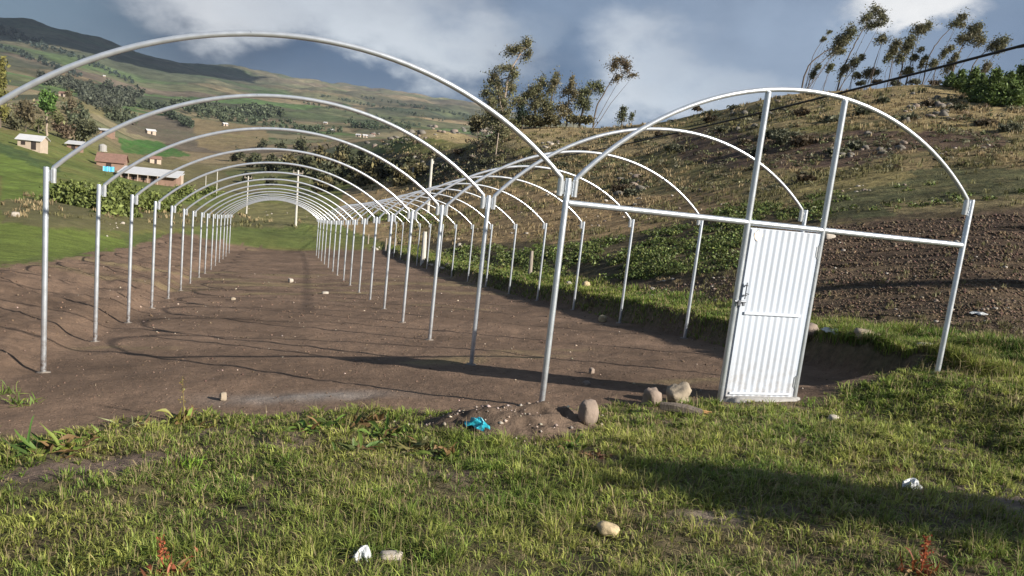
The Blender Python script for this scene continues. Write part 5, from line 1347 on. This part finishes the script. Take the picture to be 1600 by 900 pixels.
# low scrub covering the hill between the shrubs
pts = np.concatenate([rand_in([(800, 215), (1000, 200), (1250, 145), (1620, 150), (1620, 262), (1430, 258), (1200, 300), (1000, 300), (760, 285)], 1250, r_), rand_in([(560, 225), (700, 205), (800, 215), (760, 285), (600, 290)], 500, r_), rand_in([(0, 150), (130, 165), (150, 215), (20, 205)], 120, r_)])
pts = pts[(fbm(pts[:, 0]/45, pts[:, 1]/14, 3, 151) > -.05)]
g, D = ground_many(pts[:, 0], pts[:, 1], start=12.0, ns=300)
m_ = 22
P = np.repeat(g, m_, 0); Dm = np.repeat(D, m_); sp = np.repeat(D/F_PX*r_.uniform(1.6, 5.0, len(D)), m_)
P = P+r_.normal(size=P.shape)*np.stack([sp, sp, sp*.4], 1); P[:, 2] += sp*.35
kind_ = r_.integers(0, 4, len(g)); pal_ = np.array([(.11, .105, .058), (.18, .172, .11), (.17, .125, .08), (.13, .14, .065)])
cols = np.repeat(pal_[kind_]*r_.uniform(.55, 1.3, (len(g), 1)), m_, 0)*np.clip(1+.25*r_.normal(size=(len(P), 1)), .5, 1.6)
V, Fq, C = cards(P, Dm/F_PX*2.6*r_.uniform(.6, 1.3, len(P)), cols, .3, 1.6, r_)
tag(put('low_scrub', make_mesh('low_scrub', V, Fq, M_LEAF, C)), 'low grey-brown scrub covering the hillside', 'scrub', kind='stuff')
# shrubs of the hillside
SG = 'grey-green shrubs dotted over the hillside'
sh = [(1232, 222, 20), (1215, 214, 14), (1258, 226, 16), (1062, 235, 9), (1048, 232, 7), (972, 300, 12), (990, 306, 11), (982, 288, 9), (1260, 284, 10), (1340, 232, 11), (1310, 240, 9), (1110, 190, 8), (1150, 172, 8), (1200, 186, 9), (1255, 180, 10), (1300, 190, 9), (1350, 178, 9), (1090, 172, 6), (1420, 188, 8), (1500, 172, 9), (1540, 196, 10), (1580, 205, 12), (1380, 160, 7), (1450, 165, 7), (840, 238, 8), (880, 262, 8), (910, 236, 7), (820, 262, 9), (760, 258, 9), (720, 240, 9), (930, 215, 6), (1000, 222, 7), (1030, 212, 6), (1130, 205, 8), (1400, 132, 7), (1370, 130, 6), (1430, 130, 7), (1345, 132, 6), (1460, 132, 7), (750, 200, 8), (742, 205, 7), (845, 196, 7), (870, 194, 6), (690, 262, 8), (640, 250, 8), (610, 236, 7), (1185, 240, 9), (1165, 225, 7)]
for i, (x, y, s) in enumerate(sh):
    c = (GREYB, (.075, .08, .045), (.10, .075, .045))[i % 3]
    if i in (0, 1, 2): lab = ('dark shrub patch between the two door jambs, high on the hill', 'smaller dark shrub left of the shrub patch between the jambs', 'spreading shrub right of the shrub patch between the jambs')[i]
    else:
        rank = sum(1 for j_, q in enumerate(sh) if j_ > 2 and j_ % 3 == i % 3 and q[0] < x)
        kd = ('grey-green', 'dark olive', 'brownish')[i % 3]
        lab = '%s of the %s shrubs on the dry hillside, counting from the left' % ('first' if rank == 0 else ORD[rank], kd)
    tree('shrub', lab, 'shrub', (x, y), [(x, y-s*.4)], [(x, y-s*.35, s*.9, s*.42), (x-s*.5, y-s*.25, s*.6, s*.35), (x+s*.5, y-s*.3, s*.6, s*.38)], SG, leaf=.16 if y > 200 else .24, dens=1.0, r0=.04, maxd=165 if x > 740 else 290, seed=700+i, mixc=(c, tuple(k_*.7 for k_ in c)), bark=M_BARKD)

# ------------------------------------------------------------------ broad-leaved weeds in the foreground
def weed(name, label, px, py, nleaf, L, Wd, colr, seed, erect=.5, stalks=0, stc=(.30, .10, .05), group=None):
    r = np.random.default_rng(seed); g = ground(px, py); g[2] = surf(g[0], g[1])
    t = Thing(name, g, label, 'weed', group)
    dock = name == 'dock_weed'
    if dock: nleaf = int(nleaf*3.0)
    WS = 1.15 if dock else 1.0
    for s in range(nleaf):
        a = r.random()*2*pi; l = L*WS*r.uniform(.4, 1.2); w = Wd*WS*r.uniform(.6, 1.15)*(.58 if dock else 1); e = np.clip(erect+r.normal()*.35, .05, 1.4)
        d = np.array([cos(a)*cos(e), sin(a)*cos(e), sin(e)]); sd = np.array([-sin(a), cos(a), 0]); o = g+np.array([r.normal()*L*.38, r.normal()*L*.30, 0]); o[2] = surf(o[0], o[1])-.004
        tw = r.normal()*.5; sd = sd*cos(tw)+np.array([0, 0, 1])*sin(tw); ph = r.random()*6; droop = r.uniform(.15, .8)
        V = []; k = 6
        for i in range(k+1):
            u = i/k; c_ = o+d*l*u-np.array([0, 0, 1])*l*u*u*droop*cos(e)+sd*.12*l*sin(3*u+ph)
            c_[2] = max(c_[2], o[2]+.004)
            ww = w*math.sin(pi*min(1, .08+u*.95))**.8*(.5+.5*(1-u)+.2)*(1+.25*sin(9*u+ph))
            V += [c_-sd*ww+np.array([0, 0, ww*(.35+.3*sin(7*u+ph))]), c_, c_+sd*ww+np.array([0, 0, ww*(.35+.3*cos(8*u+ph))])]
        Fc = []
        for i in range(k):
            b = i*3; Fc += [(b, b+1, b+4, b+3), (b+1, b+2, b+5, b+4)]
        C = np.repeat(np.clip(np.array(colr)*1.25*r.uniform(.5, 1.35)*(1+.10*r.normal(size=3)), .01, .8)[None], len(V), 0)
        if dock and r.random() < .22: C[:] = np.array([.24, .15, .07])*r.uniform(.6, 1.1)
        t.part('leaf', V, Fc, M_WEED, C)
    for s in range(stalks):
        a = r.random()*6.28; top = g+np.array([cos(a)*.04, sin(a)*.04, L*r.uniform(1.3, 2.2)])
        mb = MB().tube([g, (g+top)/2+r.normal(size=3)*.008, top], [.004, .003, .002], 5)
        t.part('stem', mb.V, mb.F, M_WEED, np.repeat(np.array([stc]), len(mb.V), 0))
        n = 60; u = r.random(n)**.7; P = g+(top-g)*(.35+.65*u)[:, None]+r.normal(size=(n, 3))*np.array([.012, .012, .008])
        V, Fq, C = cards(P, .014*r.uniform(.6, 1.3, n), vary(stc, n, .3, .1, r), 0, 1.2, r)
        t.part('seed_head', V, Fq, M_WEED, C)['kind'] = 'stuff'
WG = (.10, .145, .03); WY = (.17, .17, .045)
weed('dock_weed', 'dark leafy weed clump at the left edge of the soil', 62, 706, 14, .20, .030, (.07, .125, .025), 1)
weed('dock_weed', 'yellowing leafy weed right of the dark clump', 102, 704, 14, .20, .028, WY, 2)
weed('dock_weed', 'bushy weed at the upper end of the left clump', 132, 690, 12, .18, .026, WG, 3)
weed('dock_weed', 'tall weed standing at the grass edge against the soil', 288, 660, 14, .20, .025, WY, 4, .8, 1, (.22, .18, .07))
weed('dock_weed', 'low pale weed left of the tall weed at the grass edge', 214, 668, 12, .16, .014, (.20, .21, .09), 5, .6)
weed('dock_weed', 'trailing weed right of the tall weed', 318, 668, 10, .15, .022, WY, 6, .4)
weed('dock_weed', 'leafy weed at the grass edge below the grey ash patch', 478, 672, 13, .17, .026, WG, 7)
weed('dock_weed', 'broad weed in the middle of the edge clumps', 532, 668, 15, .19, .028, WG, 8)
weed('dock_weed', 'brown-tinged weed left of the soil mound', 575, 664, 15, .20, .028, (.14, .12, .05), 9)
weed('dock_weed', 'dense weed clump touching the left foot of the mound', 612, 682, 16, .20, .030, WG, 10)
weed('dock_weed', 'wilted weed on the left flank of the mound', 650, 704, 15, .18, .028, (.16, .15, .06), 11)
weed('dock_weed', 'low leafy weed below the turquoise bag', 700, 716, 13, .16, .026, WG, 12)
weed('dock_weed', 'dark weed in front of the wilted one', 560, 704, 13, .17, .028, (.085, .12, .03), 13)
weed('dock_weed', 'reddish weed in the grass right of the mound', 925, 716, 12, .13, .020, (.16, .085, .05), 14, .5)
weed('dock_weed', 'broad green weed just right of the mound foot', 895, 700, 12, .13, .022, WG, 15)
weed('dock_weed', 'tall rust-red dock with seed spike at the bottom right', 1438, 900, 9, .12, .014, (.20, .07, .035), 16, .9, 2, (.30, .085, .04))
weed('dock_weed', 'rust-red dock plant at the bottom left', 262, 898, 12, .12, .014, (.24, .085, .04), 17, .6, 1, (.30, .10, .05))
weed('dock_weed', 'smaller rust-red sprig beside the bottom left dock', 300, 876, 8, .10, .010, (.26, .10, .05), 18, .7)
weed('dock_weed', 'dark brown dead weed right of the rust-red dock', 1470, 888, 10, .09, .014, (.10, .05, .035), 19, .3)
weed('dock_weed', 'brown tufted weed beside the white plastic bag', 1405, 740, 14, .10, .008, (.15, .085, .045), 20, .7)
weed('grass_tuft', 'bright yellow-green grass tuft at the left foreground', 295, 734, 60, .15, .0045, (.20, .30, .045), 21, 1.05)
weed('grass_tuft', 'pale grass tuft at the bottom left corner of the grass', 130, 890, 46, .11, .004, (.26, .25, .08), 22, 1.0)
weed('grass_tuft', 'fresh grass tuft at the right foot of the door', 1262, 634, 40, .12, .005, (.16, .24, .04), 23, 1.0)
weed('grass_tuft', 'grass tuft at the foot of the leftmost post', 30, 632, 46, .15, .006, (.15, .20, .045), 24, .9)
weed('grass_tuft', 'grass tuft on the soil edge left of the leftmost post', 6, 616, 40, .15, .006, (.14, .19, .045), 25, .9)

# ------------------------------------------------------------------ trees standing right of the picture; their shadows lie in it
def offtree(label, x, y, h, crown, seed, mixc):
    g = np.array([x, y, gz(x, y)]); r = np.random.default_rng(seed)
    t = Thing('shade_tree', g, label, 'tree', 'trees right of the picture')
    mb = MB().tube([g-np.array([0, 0, .4]), g+np.array([.1, 0, h*.4]), g+np.array([0, .1, h*.95])], [.16, .12, .05], 8)
    Vs, Fs, Cs = [], [], []; off = 0
    for (dx_, dy_, dz_, rx, rz) in crown:
        c = g+np.array([dx_, dy_, dz_]); mb.tube([g+np.array([0, 0, max(.5, dz_-rx)]), c], [.05, .02], 5)
        n = int(900*rx*rz+200)
        p, k = crown_points(c, (rx, rx, rz), n, 14, r); V, Fq, C = cards(p, .16*r.uniform(.6, 1.3, n), vary(mixc, n, .3, .1, r), 0, 1.9, r)
        Vs.append(V); Fs.append(Fq+off); Cs.append(C); off += len(V)
    t.part('trunk', mb.V, mb.F, M_BARKD); t.part('crown', np.concatenate(Vs), np.concatenate(Fs), M_LEAF, np.concatenate(Cs))
offtree('leafy tree standing to the right of the photographer, outside the picture', 7.35, -9.45, 4.2, [(0, 0, 3.3, .40, .36), (.3, .1, 2.9, .33, .3), (-.2, -.1, 3.6, .28, .22)], 801, EUC)
offtree('slim tree standing beyond the right picture edge', 19.5, -5.0, 6.6, [(0, 0, 4.6, .7, .9), (0, 0, 5.9, .5, .9), (.1, 0, 3.2, .7, .8)], 802, EUC)

_q = ground(1560, 356)
offtree('farther slim tree standing beyond the right picture edge', _q[0]+8.6, _q[1]-8.6, 5.4, [(0, 0, 3.9, .55, .6), (.1, 0, 4.9, .4, .6)], 803, EUC)

# ------------------------------------------------------------------ a cloud added out of view above the valley to shade the big mountain
_tg = at_depth(110, 62, 2600.0); _hc = 1150.0
_cc = _tg+np.array([sdir.x, sdir.y, sdir.z])*(_hc-_tg[2])/sdir.z
cme = rock_mesh('shade_cloud', (1.0, 1.0, 1.0), plain('grey_shade_cloud', (.55, .57, .62), 1.0, 0, .002, .1), 77, 5, .55, 0)
co = put('shade_cloud', cme, _cc); co.scale = (520, 760, 130); co.rotation_euler = (0, 0, radians(-20))
tag(co, 'grey cloud added out of view to shade the left mountain', 'cloud')

# ------------------------------------------------------------------ haze in the valley air
hz, ht, ho = new_mat('thin_haze')
pv = N(ht, 'ShaderNodeVolumePrincipled'); pv.inputs['Density'].default_value = 0.000042; pv.inputs['Color'].default_value = (.62, .74, .92, 1); pv.inputs['Anisotropy'].default_value = .0
ht.links.new(pv.outputs[0], ho.inputs['Volume'])
mb = MB().box((0, 0, 30), (14400, 14400, 680))
tag(put('haze', mb.mesh('haze', hz)), kind='stuff')
print('GRASS', NG, 'TRIS', sum(len(o.data.loop_triangles) or sum(len(p.vertices)-2 for p in o.data.polygons) for o in SC.objects if o.type == 'MESH' and len(o.data.polygons) < 300) )
